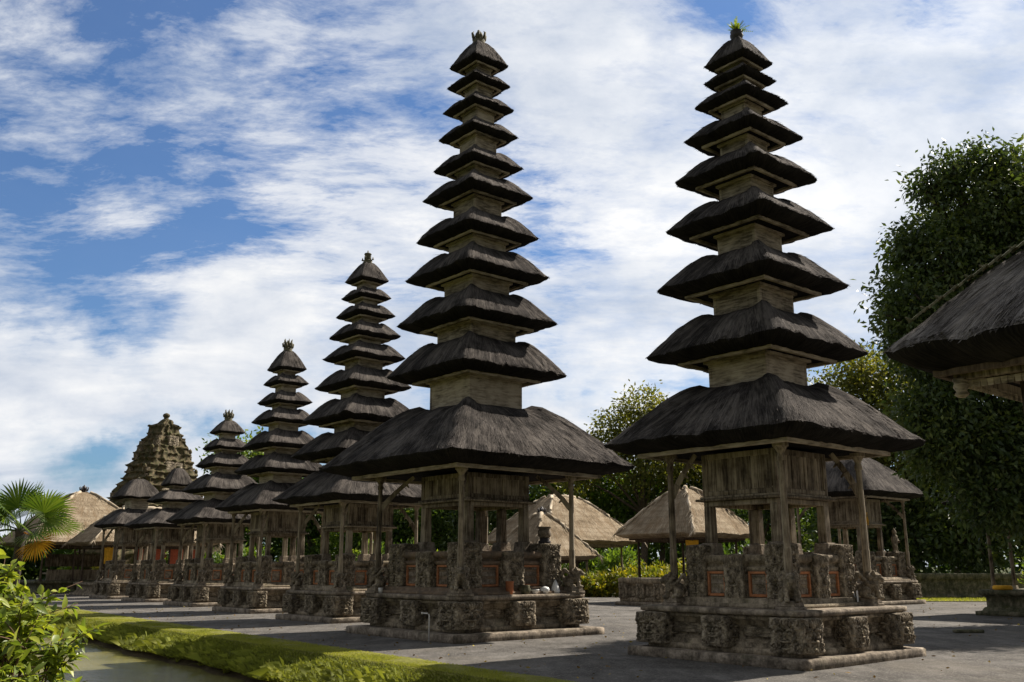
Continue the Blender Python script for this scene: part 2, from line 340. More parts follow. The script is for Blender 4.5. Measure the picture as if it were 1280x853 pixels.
def carve_mesh(name, aspect, m, seed=0, n=16, depth=.11, top=1.15, kind='face'):
    """Unit block (width 1, height 'aspect') whose four sides carry a mirrored relief: brows, eyes, nose, jaw, curling leaves."""
    V = []; F = []; nz = int(n * aspect * 1.15)
    def bump(u, v, cu, cv, r): return max(0, 1 - ((u - cu) ** 2 + (v - cv) ** 2) / (r * r)) ** .6
    def relief(a, z, side):
        U = abs(a); v = z / aspect
        q = Vector((U * 3.6 + seed, z * 3.6, side * 7.7 + seed))
        d = .12 * (1 - 2 * abs(mn.noise(q * 1.5))) + .35 * (1 - 2 * abs(mn.noise(q * 3.3))) + .25 * mn.noise(q * 6)
        wv = mn.noise_vector(q * 1.1) * .5; d += .8 * (1 - 2.4 * abs(mn.noise((q + wv) * 2.1))) + .35 * (1 - 2 * abs(mn.noise((q + wv) * 5)))
        if kind == 'face':
            w = aspect
            d += .0 * bump(U, z, .36, .62 * w, .17) + .9 * bump(U, z, 0, .50 * w, .15) + .7 * bump(U, z, .45, .40 * w, .16) + .7 * bump(U, z, .0, .88 * w, .22) + .6 * bump(U, z, .6, .85 * w, .2)
            d -= .9 * bump(U, z, .0, .31 * w, .24) - .6 * bump(U, z, .20, .31 * w, .07)
            d += .5 * bump(U, z, .3, .12 * w, .22)
        d -= max(0, abs(a) - .9) * 4
        return d * depth * .5
    for j in range(nz + 1):
        z = aspect * j / nz; tw = 1 + (top - 1) * (j / nz) + .02 * math.sin(z * 9 + seed) + .03 * mn.noise(Vector((z * 6, seed, 3)))
        for k in range(4 * n):
            s, i = divmod(k, n); a = -1 + 2 * i / n
            x, y = [(a, -1), (1, a), (-a, 1), (-1, -a)][s]
            nx, ny = [(0, -1), (1, 0), (0, 1), (-1, 0)][s]
            if i == 0: nx, ny = x * .7, y * .7
            e = relief(a, z, s % 2); dz = .2 * depth * mn.noise(Vector((x * 3 + seed, y * 3, z * 3)))
            V.append((x * .5 * tw + nx * e, y * .5 * tw + ny * e, z + (dz if 0 < j else 0)))
    M4 = 4 * n
    for j in range(nz):
        for k in range(M4):
            k2 = (k + 1) % M4; F.append((j * M4 + k, j * M4 + k2, (j + 1) * M4 + k2, (j + 1) * M4 + k))
    F.append(tuple(reversed(range(M4))))
    b = len(V); V.append((0, 0, aspect + .06)); e = nz * M4
    for k in range(M4): F.append((e + k, e + (k + 1) % M4, b))
    mb = MB()       # guardian faces and leaf scrolls, cut proud of the ground relief
    nu = max(1, round(aspect / 1.12)); hu = aspect / nu; rg = random.Random(seed)
    for s in range(4):
        ca, sa = math.cos(s * PI / 2), math.sin(s * PI / 2)
        def P(x, z, o=0.0):
            y = -.5 - o - .02; return (x * ca - y * sa, x * sa + y * ca, z)
        def T_(pts, rad): mb.tube([P(*p) for p in pts], rad, 6)
        for u in range(nu):
            z0 = u * hu; g = rg.uniform(.92, 1.06); f = lambda v: z0 + v * hu
            if u == nu - 1 or nu == 1 or kind != 'face' or u == 0:
                for sg in (-1, 1):
                    T_([(sg * .17 * g, f(.54), -.05), (sg * .17 * g, f(.56), .05), (sg * .17 * g, f(.56), .10)], [.085, .075, .02])
                    T_([(sg * .04, f(.64), .02), (sg * .16, f(.70), .07), (sg * .29, f(.66), .05), (sg * .34, f(.56), .0)], [.03, .045, .04, .02])
                    T_([(sg * .11, f(.33), .03), (sg * .13, f(.22), .08), (sg * .12, f(.16), .06)], [.03, .026, .008])
                    T_([(sg * .30, f(.44), -.03), (sg * .27, f(.40), .06)], [.10, .04])
                    pts = []; rr = []
                    for k in range(12):
                        a = k * .62; q = .145 * (1 - k / 14)
                        pts.append((sg * (.36 + math.cos(a) * q * .8), f(.17) + math.sin(a) * q, .03 + .004 * k)); rr.append(.036 * (1 - k / 20))
                    T_(pts, rr)
                    pts = []; rr = []
                    for k in range(12):
                        a = PI - k * .62; q = .13 * (1 - k / 14)
                        pts.append((sg * (.36 + math.cos(a) * q * .8), f(.86) + math.sin(a) * q, .03 + .004 * k)); rr.append(.034 * (1 - k / 20))
                    T_(pts, rr)
                T_([(0, f(.60), .02), (0, f(.50), .09), (0, f(.42), .13), (0, f(.39), .06)], [.03, .05, .075, .03])
                T_([(-.26, f(.36), .0), (-.14, f(.335), .08), (0, f(.34), .10), (.14, f(.335), .08), (.26, f(.36), .0)], [.02, .035, .035, .035, .02])
                T_([(-.2, f(.15), .0), (0, f(.11), .08), (.2, f(.15), .0)], [.02, .04, .02])
                for k in (-2, -1, 0, 1, 2):
                    T_([(k * .075, f(.76), .02), (k * .10, f(.88), .08), (k * .12, f(.99), .05 - .01 * abs(k))], [.04, .038, .01])
    o_ = len(V); V += mb.v; F += [tuple(o_ + i for i in f_) for f_ in mb.f]
    return fastmesh(name, V, [len(f) for f in F], [i for f in F for i in f], m)

def blobs_mesh(name, parts, m, voxel=.022, rough=.012, seed=0):
    """parts: (p0, p1, r0, r1) capsules melted into ONE continuous surface by a voxel remesh."""
    mb = MB()
    for p0, p1, r0, r1 in parts:
        p0 = Vector(p0); p1 = Vector(p1); L = (p1 - p0).length
        ax = (p1 - p0).normalized() if L > 1e-6 else Vector((0, 0, 1))
        pts = []; rr = []
        for k in range(5): a = PI / 2 * (1 - k / 4); pts.append(p0 - ax * r0 * math.sin(a)); rr.append(max(.001, r0 * math.cos(a)))
        for k in range(5): a = PI / 2 * k / 4; pts.append(p1 + ax * r1 * math.sin(a) + ax * 1e-4); rr.append(max(.001, r1 * math.cos(a)))
        mb.tube(pts, rr, 12)
    o = bpy.data.objects.new('tmp', mb.mesh('tmp', m)); C.objects.link(o)
    md = o.modifiers.new('r', 'REMESH'); md.mode = 'VOXEL'; md.voxel_size = voxel; md.use_smooth_shade = True
    dg = bpy.context.evaluated_depsgraph_get(); dg.update()
    me = bpy.data.meshes.new_from_object(o.evaluated_get(dg)); me.name = name
    bpy.data.objects.remove(o)
    for v in me.vertices:
        v.co += mn.noise_vector(v.co * 14 + Vector((seed, 0, 0))) * rough + mn.noise_vector(v.co * 30) * rough * .5
    if not me.materials: me.materials.append(m)
    return me

# ---------------------------------------------------------------- thatched roofs
def roof_mesh(name, ax, ay, bx, by, rise, thick, m, seed=0, n=24, ns=12, hump=.12, strands=55, fringe=70, lump=1.0, sl_=.34, conv=1.55, frame=.70, droop=.0):
    rng = random.Random(seed * 77 + 5)
    V = []; UV = []; F = []; SM = []; MI = []
    M4 = 4 * n
    per = []
    for k in range(M4):
        s, i = divmod(k, n); a = -1 + 2 * i / n
        a = math.sin(a * PI / 2) * .35 + a * .65
        per.append([(a, -1), (1, a), (-a, 1), (-1, -a)][s])
    def surf(t_, px, py, jit=True):
        """t_: 0 eave .. 1 top; px,py on the unit square"""
        ph = math.atan2(py, px); e = 34 - 16 * t_
        r = (abs(math.cos(ph)) ** e + abs(math.sin(ph)) ** e) ** (-1 / e)
        ux, uy = math.cos(ph) * r, math.sin(ph) * r
        hx = ax + (bx - ax) * t_; hy = ay + (by - ay) * t_
        dgn = math.exp(-((min(abs(ux), abs(uy)) / max(abs(ux), abs(uy)) - 1) / .22) ** 2)
        z = rise * (1 - (1 - t_) ** conv)
        z += hump * rise * (dgn * 1.25 + .35) * (t_ ** 1.6) * ((1 - t_) ** .55) * 2.6
        z -= droop * dgn * (1 - t_) ** 3
        x, y = ux * hx, uy * hy
        q = Vector((x * 1.7 + seed * 3.1, y * 1.7, z * 1.7))
        s1 = min(ax, 2.2)
        l = mn.noise(q) * .020 + mn.noise(q * 2.7) * .014 + mn.noise(q * 7) * .012 + mn.noise(q * 16) * .006
        edge = mn.noise(Vector((x * 2.2 + 9, y * 2.2, seed))) * .05 + mn.noise(Vector((x * 7 + 9, y * 7, seed))) * .03
        z += l * lump * s1 * .7
        if t_ < .15: z += edge * lump * (1 - t_ / .15) * min(1, s1)
        rr = 1 + mn.noise(Vector((x * 1.3, y * 1.3, seed + 5))) * .02 * lump + edge * .12 * lump * (1 - t_)
        return Vector((x * rr, y * rr, z))
    peri = 0; plen = [0]
    for k in range(M4):
        a = surf(0, *per[k]); b = surf(0, *per[(k + 1) % M4]); peri += (b - a).length; plen.append(peri)
    slope = math.hypot(ax - bx, rise)
    for j in range(ns + 1):
        t_ = (j / ns) ** 1.15
        for k in range(M4 + 1):
            V.append(tuple(surf(t_, *per[k % M4]))); UV.append((plen[k], t_ * slope))
    W1 = M4 + 1
    for j in range(ns):
        for k in range(M4):
            F.append((j * W1 + k, j * W1 + k + 1, (j + 1) * W1 + k + 1, (j + 1) * W1 + k)); SM.append(True)
    # underside: cut eave face, soffit, back up to the shaft
    base = len(V); n_top = len(F)
    rings = [(1.0, 0.0), (.985, -.28 * thick), (.90, -.70 * thick), (.79, -.96 * thick), (frame * .96, -1.0 * thick), (max(bx / ax, .1) * .9, -.75 * thick)]
    for f, dz in rings:
        for k in range(M4 + 1):
            p = surf(0, *per[k % M4]); jx = 1 if f == 1.0 else 1 + .012 * mn.noise(Vector((p.x * 9, p.y * 9, dz * 9 + seed)))
            V.append((p.x * f * jx, p.y * f * jx, p.z * max(0, (f - .6) / .4) + dz + (0 if f == 1.0 else .02 * mn.noise(Vector((p.x * 8, p.y * 8, f * 9)))))); UV.append((plen[k], -(1 - f) * ax))
    for i in range(len(rings) - 1):
        prev, cur = base + i * W1, base + (i + 1) * W1
        for k in range(M4): F.append((cur + k, cur + k + 1, prev + k + 1, prev + k)); SM.append(True)
    prev = base + (len(rings) - 1) * W1
    F.append(tuple(prev + k for k in reversed(range(M4)))); SM.append(False)
    n_cut = len(F)
    F.append(tuple(ns * W1 + k for k in range(M4))); SM.append(False)
    # loose fibres lying on the slope, and the ragged fringe at the eave
    def strand(p, dirv, side, L, w, u, v):
        b = len(V); nrm = dirv.cross(side).normalized()
        if nrm.z < 0: nrm = -nrm
        mid = p + dirv * L * .5 + nrm * .006; e = p + dirv * L + nrm * (.012 + rng.random() * .02)
        V.extend([tuple(p - side * w / 2 - nrm * .004), tuple(p + side * w / 2 - nrm * .004), tuple(mid + side * w / 2), tuple(mid - side * w / 2), tuple(e)])
        UV.extend([(u, v), (u + .02, v), (u + .02, v + .05), (u, v + .05), (u + .01, v + .1)])
        F.append((b, b + 1, b + 2, b + 3)); F.append((b + 3, b + 2, b + 4)); SM.extend((False, False))
    area = peri * slope * .6
    def pick():
        s = rng.randrange(4); a = rng.uniform(-1, 1)
        return [(a, -1), (1, a), (-a, 1), (-1, -a)][s]
    for _ in range(int(area * strands)):
        px, py = pick(); t_ = 1 - math.sqrt(rng.uniform(.02, 1)); t_ = min(.96, max(.03, t_))
        p = surf(t_, px, py); q = surf(max(0, t_ - .05), px, py); dv = (q - p).normalized()
        dv = (dv + Vector((rng.gauss(0, .10), rng.gauss(0, .10), rng.gauss(0, .03)))).normalized()
        sd_ = dv.cross(Vector((0, 0, 1)))
        if sd_.length < 1e-3: continue
        L = sl_ * rng.uniform(.4, 1.1) * min(1, .35 + ax * .4)
        L = min(L, t_ * slope * 1.0 + .04)
        strand(p, dv, sd_.normalized(), L, rng.uniform(.008, .02), rng.uniform(0, 99), rng.uniform(0, 9))
    for _ in range(int(peri * fringe)):
        px, py = pick(); t_ = rng.uniform(0, .06)
        p = surf(t_, px, py); q = surf(t_ + .06, px, py); dv = (p - q).normalized()
        dv = (dv + Vector((rng.gauss(0, .15), rng.gauss(0, .15), -rng.uniform(-.1, .5)))).normalized()
        sd_ = Vector((-py, px, 0)) if max(abs(px), abs(py)) == 0 else (Vector((1, 0, 0)) if abs(py) >= abs(px) else Vector((0, 1, 0)))
        strand(p, dv, sd_, rng.uniform(.02, .08) * min(1, .4 + ax * .35), rng.uniform(.008, .024), rng.uniform(0, 99), rng.uniform(0, 9))
    me = fastmesh(name, V, [len(f) for f in F], [i for f in F for i in f], m, None, UV, SM)
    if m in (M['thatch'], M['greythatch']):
        me.materials.append(M['thatchshade'])  # underside faces get the thatch colour with eave shade painted in
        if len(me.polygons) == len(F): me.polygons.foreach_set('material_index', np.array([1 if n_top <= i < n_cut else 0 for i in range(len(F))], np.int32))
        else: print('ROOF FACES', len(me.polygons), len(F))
    return me

def frame_ring(mb, hx, hy, w, z0, z1):
    mb.box(-hx, hx, -hy, -hy + w, z0, z1); mb.box(-hx, hx, hy - w, hy, z0, z1)
    mb.box(-hx, -hx + w, -hy + w, hy - w, z0, z1); mb.box(hx - w, hx, -hy + w, hy - w, z0, z1)

# shared carved meshes
CARVE = {'corner': [carve_mesh('carved_corner', .95, M['carved'], s, 30, .11, 1.0) for s in (1, 4)],
         'panel': [carve_mesh('carved_panel', 1.5, M['carved'], s, 28, .14, 1.0) for s in (2, 7)],
         'pillar': [carve_mesh('carved_pillar', 2.3, M['carved'], s, 24, .14, 1.0) for s in (3, 5)],
         'small': [carve_mesh('carved_block', 1.05, M['carved'], s, 28, .12, 1.0) for s in (6, 9)]}
lion_parts = [((-.10, .09, .14), (-.08, .10, .16), .13, .12), ((-.10, -.09, .14), (-.08, -.10, .16), .13, .12), ((-.10, 0, .22), (.10, 0, .36), .16, .14),
              ((.12, 0, .42), (.15, 0, .48), .13, .125), ((.22, 0, .46), (.29, 0, .44), .085, .06), ((.12, .10, .58), (.10, .12, .64), .045, .03), ((.12, -.10, .58), (.10, -.12, .64), .045, .03),
              ((.14, .09, .32), (.19, .10, .05), .06, .05), ((.14, -.09, .32), (.19, -.10, .05), .06, .05), ((.19, .10, .035), (.27, .10, .03), .05, .04), ((.19, -.10, .035), (.27, -.10, .03), .05, .04),
              ((-.08, .17, .06), (.04, .19, .04), .06, .05), ((-.08, -.17, .06), (.04, -.19, .04), .06, .05), ((-.2, 0, .15), (-.30, 0, .42), .05, .045), ((-.30, 0, .42), (-.22, 0, .56), .055, .07),
              ((-.02, .14, .34), (-.20, .19, .58), .05, .035), ((-.02, -.14, .34), (-.20, -.19, .58), .05, .035), ((.02, .12, .5), (.0, .0, .60), .06, .08), ((.02, -.12, .5), (.0, .0, .60), .06, .08),
              ((.25, .055, .53), (.24, .055, .54), .035, .03), ((.25, -.055, .53), (.24, -.055, .54), .035, .03)]
LION = blobs_mesh('guardian_statue', lion_parts, M['carved'], .02, .014)
fig_parts = [((.0, .07, .05), (0, .06, .38), .075, .09), ((0, -.07, .05), (0, -.06, .38), .075, .09), ((0, 0, .40), (0, 0, .70), .13, .15), ((0, .17, .68), (.08, .22, .48), .055, .05), ((.08, .22, .48), (.17, .12, .52), .045, .04),
             ((0, -.17, .68), (.06, -.24, .46), .055, .05), ((.06, -.24, .46), (.12, -.22, .30), .045, .045), ((0, 0, .74), (0, 0, .80), .06, .06), ((.01, 0, .90), (.01, 0, .93), .10, .10), ((0, 0, 1.0), (0, 0, 1.10), .09, .03), ((-.03, .09, .05), (.05, .09, .03), .07, .06), ((-.03, -.09, .05), (.05, -.09, .03), .07, .06)]
FIGURE = blobs_mesh('stone_figure', fig_parts, M['carved'], .022, .01, 3)

# ---------------------------------------------------------------- finials
def finial(kind, parent, z, s):
    mb = MB()
    if kind == 'fern':
        mb.lathe([(.10, -.08), (.12, .02), (.17, .10), (.18, .16), (.15, .24), (.17, .27), (.10, .28)], 14)
        o = mb.obj('flower_pot', M['black'], parent, loc=(0, 0, z), sc=(s, s, s))
        rng = random.Random(4); V = []; F = []; T = []
        for k in range(34):
            a = rng.uniform(0, 2 * PI); el = rng.uniform(.1, 1.3); L = rng.uniform(.22, .46)
            if abs(math.sin(a - .4)) > .9: L *= 1.15
            dv = Vector((math.cos(a) * math.cos(el), math.sin(a) * math.cos(el), math.sin(el)))
            sdv = dv.cross(Vector((0, 0, 1))).normalized()
            for q in range(9):
                u = q / 9; p = Vector((0, 0, .26)) + dv * L * u + Vector((0, 0, -.22 * u * u * L))
                for sg in (-1, 1):
                    tip = p + sdv * sg * .085 * (1 - u * .7) + dv * .05; b = len(V)
                    V += [tuple(p), tuple(p + dv * .035), tuple(tip)]; F.append((b, b + 1, b + 2)); T.append(rng.uniform(.3, 1))
        link('fern', fastmesh('fern', V, [3] * len(F), [i for f in F for i in f], M['leaf_bright'], T), o)
        return
    mb.lathe([(.20, -.10), (.21, 0), (.16, .05), (.19, .09), (.13, .13)], 12)
    if kind == 'cylinder':
        mb.lathe([(.13, .10), (.14, .2), (.12, .34), (.15, .36), (.13, .40), (.03, .42), (.02, .52)], 12)
        for k in range(4):
            a = k * PI / 2 + .6; mb.tube([(math.cos(a) * .12, math.sin(a) * .12, .1), (math.cos(a) * .23, math.sin(a) * .23, .14), (math.cos(a) * .22, math.sin(a) * .22, .24)], [.05, .045, .01], 6)
    else:
        mb.lathe([(.08, .1), (.10, .18), (.13, .24), (.10, .34), (.05, .40), (.01, .46)], 12)
        for k in range(6):
            a = k * PI / 3 + .3
            mb.tube([(math.cos(a) * .08, math.sin(a) * .08, .10), (math.cos(a) * .19, math.sin(a) * .19, .17), (math.cos(a) * .22, math.sin(a) * .22, .30), (math.cos(a) * .17, math.sin(a) * .17, .36)], [.05, .05, .035, .012], 6)
            if kind == 'lotus':
                a += .5; mb.tube([(math.cos(a) * .06, math.sin(a) * .06, .22), (math.cos(a) * .14, math.sin(a) * .14, .34), (math.cos(a) * .17, math.sin(a) * .17, .50)], [.04, .035, .01], 6)
    return mb.obj('finial', M['gold'], parent, loc=(0, 0, z), sc=(s, s, s))

# ---------------------------------------------------------------- the pagodas
def pagoda(label, loc, step, slab, pil, post, cham, tiers, apex, zs, zl, fin_kind, fin_s, seed, q=1.0, niches=True, shafts=None, group='thatched pagodas in the row'):
    """tiers: [(half width at the eave tip, z of the tip)] from the bottom up"""
    T = thing('pagoda', label, 'pagoda', loc, GRID, group)
    rng = random.Random(seed)
    k = step / 2.03; nn = 14 if q < .8 else 22
    # --- stone base
    link('base_step', square_stack([(step * .98, -.05), (step * 1.0, .02), (step, .14 * zs), (step * .985, .17 * zs), (step * .8, .172 * zs)], 0, nn, .009, seed, M['slab'], 'base_step'), T)
    z1 = .95 * zs
    e = slab
    link('plinth', square_stack([(e * .95, .165 * zs), (e * .95, .27 * zs), (e * .90, .29 * zs), (e * .90, .36 * zs), (e * .86, .37 * zs), (e * .86, .41 * zs), (e * .83, .42 * zs), (e * .83, .62 * zs), (e * .86, .63 * zs), (e * .86, .66 * zs), (e * .88, .665 * zs), (e * .88, .74 * zs), (e * .94, .77 * zs), (e * .94, .83 * zs)], 0, nn, .009, seed + 1, M['stone'], 'plinth'), T)
    link('plinth_slab', square_stack([(e * .955, .832 * zs), (e * .985, .845 * zs), (e * 1.0, .86 * zs), (e * 1.0, .935 * zs), (e * .98, z1), (e * .5, z1 + .002)], 0, nn, .006, seed + 2, M['slab'], 'plinth_slab'), T)
    cw = .335 * slab
    for sx_ in (-1, 1):
        for sy_ in (-1, 1):
            w = cw * (1.08 if rng.random() < .5 else 1.0)
            link('carved_corner', CARVE['corner'][rng.randrange(2)], T, (sx_ * (e - w * .42), sy_ * (e - w * .42), .25 * zs), rng.randrange(4) * PI / 2, (w, w, .57 * zs / .95))
    for s in range(4):
        a = s * PI / 2
        link('carved_block', CARVE['small'][rng.randrange(2)], T, (math.sin(a) * e * .90, -math.cos(a) * e * .90, .27 * zs), a, (cw * .88, cw * .7, .53 * zs / 1.05))
        for fx in (-.5, .5):
            mb = MB(); n_ = 9
            g = (fx * e * .98, -e * .835)
            x, y = g[0] * math.cos(a) - g[1] * math.sin(a), g[0] * math.sin(a) + g[1] * math.cos(a)
            link('frieze_panel', CARVE['small'][(s + (fx > 0)) % 2], T, (x, y, .47 * zs), a, (e * .42, .09, .20 * zs))
    # --- upper body with niches
    b = pil * .90
    z2 = 1.92 * zs
    link('pedestal', square_stack([(pil * 1.16, z1 - .02), (pil * 1.16, z1 + .07), (pil * 1.07, z1 + .08), (pil * 1.07, z1 + .16), (b, z1 + .18), (b, 1.60 * zs), (b * 1.05, 1.63 * zs), (b * 1.05, 1.69 * zs), (b * 1.0, 1.70 * zs), (b * 1.0, 1.76 * zs), (b * 1.09, 1.80 * zs), (b * 1.09, 1.89 * zs), (b * 1.06, z2), (b * .4, z2 + .002)], 0, nn, .006, seed + 3, M['stone'] if seed != 4 else M['brick'], 'pedestal'), T)
    pw = .36 * pil
    for sx_ in (-1, 1):
        for sy_ in (-1, 1):
            link('carved_pillar', CARVE['pillar'][rng.randrange(2)], T, (sx_ * (pil - pw * .5), sy_ * (pil - pw * .5), z1 + .06), rng.randrange(4) * PI / 2, (pw, pw, 1.10 * zs / 2.3))
    nz0, nz1 = z1 + .24, 1.56 * zs
    for s in range(4):
        a = s * PI / 2
        rel = link('carved_panel', CARVE['panel'][rng.randrange(2)], T, (math.sin(a) * b * 1.0, -math.cos(a) * b * 1.0, z1 + .10), a, (pw * 1.0, pw * .7, .86 * zs / 1.5))
        if niches:
            for fx in (-1, 1):
                w = b * .165; cx = fx * b * .47
                mb = MB(); y0, y1 = -b - .055, -b + .03
                mb.box(cx - w - .05, cx - w, y0, y1, nz0 - .05, nz1 + .05); mb.box(cx + w, cx + w + .05, y0, y1, nz0 - .05, nz1 + .05)
                mb.box(cx - w, cx + w, y0, y1, nz1, nz1 + .05); mb.box(cx - w, cx + w, y0, y1, nz0 - .05, nz0)
                f = mb.obj('niche_frame', M['orange'], T, .008, rz=a)
                mb = MB(); h = nz1 - nz0
                mb.box(cx - w + .003, cx + w - .003, -b - .016, -b + .02, nz0 + .003, nz0 + h * .30, 0, 0); mb.box(cx - w + .003, cx + w - .003, -b - .012, -b + .02, nz0 + h * .48, nz0 + h * .72)
                mb.box(cx - w + .003, cx + w - .003, -b - .02, -b + .02, nz0 + h * .86, nz1 - .003)
                mb.obj('niche_ledge', M['slab'], f, .006)
    # --- posts on winged guardian statues
    zr = tiers[0][1]; a0 = tiers[0][0]; th0 = .055 * a0 + .06
    ztop = zr - th0 - .015
    for sx_ in (-1, 1):
        for sy_ in (-1, 1):
            an = math.atan2(sy_, sx_)
            mb = MB(); hb = .16 * k; mb.box(-hb * 1.25, hb * 1.25, -hb * 1.25, hb * 1.25, z1 - .01, z1 + .05 * zs); mb.box(-hb * 1.1, hb * 1.1, -hb * 1.1, hb * 1.1, z1 + .05 * zs, z1 + .15 * zs, .02, .02)
            pb = mb.obj('post_base', M['slab'], T, .012, loc=(sx_ * post, sy_ * post, 0), rz=[an, an + .6, an - .4][rng.randrange(3)] * 0)
            g = rng.uniform(.88, 1.06)
            link('guardian_statue', LION, T, (sx_ * post * 1.0, sy_ * post * 1.0, z1 + .13 * zs), an + rng.uniform(-.2, .2), (.86 * k * g, .86 * k * g, .80 * zs * g))
            mb = MB(); r = .066 * (.7 + .3 * k); zb = z1 + .42 * zs; H = ztop - zb; P = (sx_ * post, sy_ * post)
            mb.tube([(*P, zb), (*P, zb + .25 * H), (*P, zb + .26 * H), (*P, zb + .62 * H), (*P, zb + .63 * H), (*P, ztop - .34), (*P, ztop - .33), (*P, ztop - .28), (*P, ztop - .2), (*P, ztop - .16), (*P, ztop - .08), (*P, ztop - .07), (*P, ztop)],
                    [r * 1.18, r * 1.15, r, r * .97, r * .95, r * .88, r * 1.15, r * 1.2, r * .9, r * 1.15, r * 1.9, r * 2.3, r * 2.3], 8, smooth=False)
            mb.obj('post', M['wood'], T)
            mb = MB(); dx, dy = -sx_ * .7071, -sy_ * .7071
            z0_ = ztop - .95; L = (post - cham) * 1.15
            pts = [(P[0] + dx * u * L, P[1] + dy * u * L, z0_ + (ztop - z0_) * (u ** .75)) for u in (0.03, .25, .5, .75, 1.0)]
            for i in range(4): mb.bar(pts[i], pts[i + 1], .06, .13 - .012 * i)
            for i in (1, 2, 3): mb.bar(pts[i], (pts[i][0] + dx * .10, pts[i][1] + dy * .10, pts[i][2] - .10), .045, .08, .03, .03)
            mb.obj('bracket', M['wood'], T, .006)
    # --- chamber on legs
    zc = zl + .10; ct = ztop - .005
    for sx_ in (-1, 0, 1):
        for sy_ in (-1, 0, 1):
            if sx_ == 0 and sy_ == 0: continue
            if (sx_ == 0 or sy_ == 0) and not (sx_ == 0 and sy_ == 1) : continue
            P = (sx_ * cham * .9, sy_ * cham * .9); lw = .075 * k + .02
            mb = MB(); mb.box(P[0] - lw * 1.9, P[0] + lw * 1.9, P[1] - lw * 1.9, P[1] + lw * 1.9, z2 - .01, z2 + .24 * zs, lw * .35, lw * .35); mb.obj('leg_base', M['slab'], T, .015)
            mb = MB(); mb.box(P[0] - lw, P[0] + lw, P[1] - lw, P[1] + lw, z2 + .24 * zs, zl - .10, .008, .008); mb.obj('leg', M['wood'], T, .012)
    mb = MB(); frame_ring(mb, cham * 1.0, cham * 1.0, .12, zl - .10, zl); mb.box(-cham * 1.14, cham * 1.14, -cham * 1.14, cham * 1.14, zl + .002, zl + .05); mb.box(-cham * 1.06, cham * 1.06, -cham * 1.06, cham * 1.06, zl + .052, zc)
    mb.obj('chamber_floor', M['wood'], T, .012)
    mb = MB()
    for s in range(4):
        c_, s_ = math.cos(s * PI / 2), math.sin(s * PI / 2)
        def rb(x0, x1, y0, y1, z0, z1_):
            P8 = [(x0, y0, z0), (x1, y0, z0), (x1, y1, z0), (x0, y1, z0), (x0, y0, z1_), (x1, y0, z1_), (x1, y1, z1_), (x0, y1, z1_)]
            mb.quad_shell([(x * c_ - y * s_, x * s_ + y * c_, z) for x, y, z in P8])
        x = -cham + .07
        while x < cham - .07 - .02:
            w = rng.uniform(.09, .17) * (.6 + .4 * k); x2 = min(x + w, cham - .07)
            o_ = rng.uniform(-.012, .012)
            rb(x + .004, x2 - .004, -cham + .02 + o_, -cham + .06 + o_, zc + .002, ct); x = x2
    mb.obj('chamber', M['wood'], T)
    mb = MB()
    for s in range(4):
        c_, s_ = math.cos(s * PI / 2), math.sin(s * PI / 2)
        for (x0, x1, y0, y1, z0, z1_) in ((-cham * 1.005, -cham + .13, -cham * 1.01, -cham + .07, zc + .003, ct - .004), (cham - .115, cham - .075, -cham * 1.01, -cham + .05, zc + .13, ct - .004), (-cham + .135, cham - .08, -cham * 1.005, -cham + .05, zc + .003, zc + .10), (-cham + .135, cham - .12, -cham * 1.005, -cham + .05, ct - .12, ct - .006)):
            P8 = [(x0, y0, z0), (x1, y0, z0), (x1, y1, z0), (x0, y1, z0), (x0, y0, z1_), (x1, y0, z1_), (x1, y1, z1_), (x0, y1, z1_)]
            mb.quad_shell([(x * c_ - y * s_, x * s_ + y * c_, z) for x, y, z in P8])
    mb.obj('chamber_frame', M['wood'], T, .008)
    # --- roofs, eave boards and shafts
    N = len(tiers)
    for i, (a, z) in enumerate(tiers):
        th = .055 * a + .06
        nxt = tiers[i + 1][1] if i + 1 < N else apex
        if i + 1 < N:
            an, zn = tiers[i + 1]; thn = .055 * an + .06
            bs = (shafts[i] if shafts and i < len(shafts) else an * .44)
            rise = min(.50 * a, (zn - thn - z) * .72)
            r_b = bs * 1.04
        else:
            rise = apex - z; r_b = max(.10, a * .18); bs = 0
        link('roof', roof_mesh('roof', a, a, r_b, r_b, rise, th, M['thatch'], seed * 13 + i, 24 if q > .8 else 14, 12 if q > .8 else 8, .13 if i + 1 < N else .03, 60 * q, 80 * q, 1.0, frame=.72 if i else .78, conv=(1.28 if i == 0 else 1.48) if i + 1 < N else 1.35), T, (0, 0, z))
        mb = MB(); fr = a * (.70 if i else .77); bw = .05 + .02 * a
        frame_ring(mb, fr, fr, bw, z - th - .035 - .015 * a, z - th + .012)
        mb.obj('eave_board', M['woodpale'], T, .006)
        if i + 1 < N:
            mb = MB(); zt = zn - thn + .02
            mb.box(-bs, bs, -bs, bs, z + rise * .55, zt)
            cwid = .035 + bs * .05
            o = mb.obj('shaft', M['woodpale'], T, .008)
            mb = MB()
            frame_ring(mb, bs * 1.0 + .012, bs + .012, .06, zt - .13 * min(1, bs + .3), zt - .01); frame_ring(mb, bs * 1.09 + .02, bs * 1.09 + .02, .07 + bs * .08, zt - .055, zt + .004)
            for sx_ in (-1, 1):
                for sy_ in (-1, 1):
                    x0, x1 = sorted((sx_ * (bs - cwid), sx_ * (bs + .007))); y0, y1 = sorted((sy_ * (bs - cwid), sy_ * (bs + .007)))
                    mb.box(x0, x1, y0, y1, z + rise * .56, zt - .135 * min(1, bs + .3))
            mb.obj('shaft_trim', M['woodpale'], o, .005)
    finial(fin_kind, T, apex - .02, fin_s * .84)
    return T

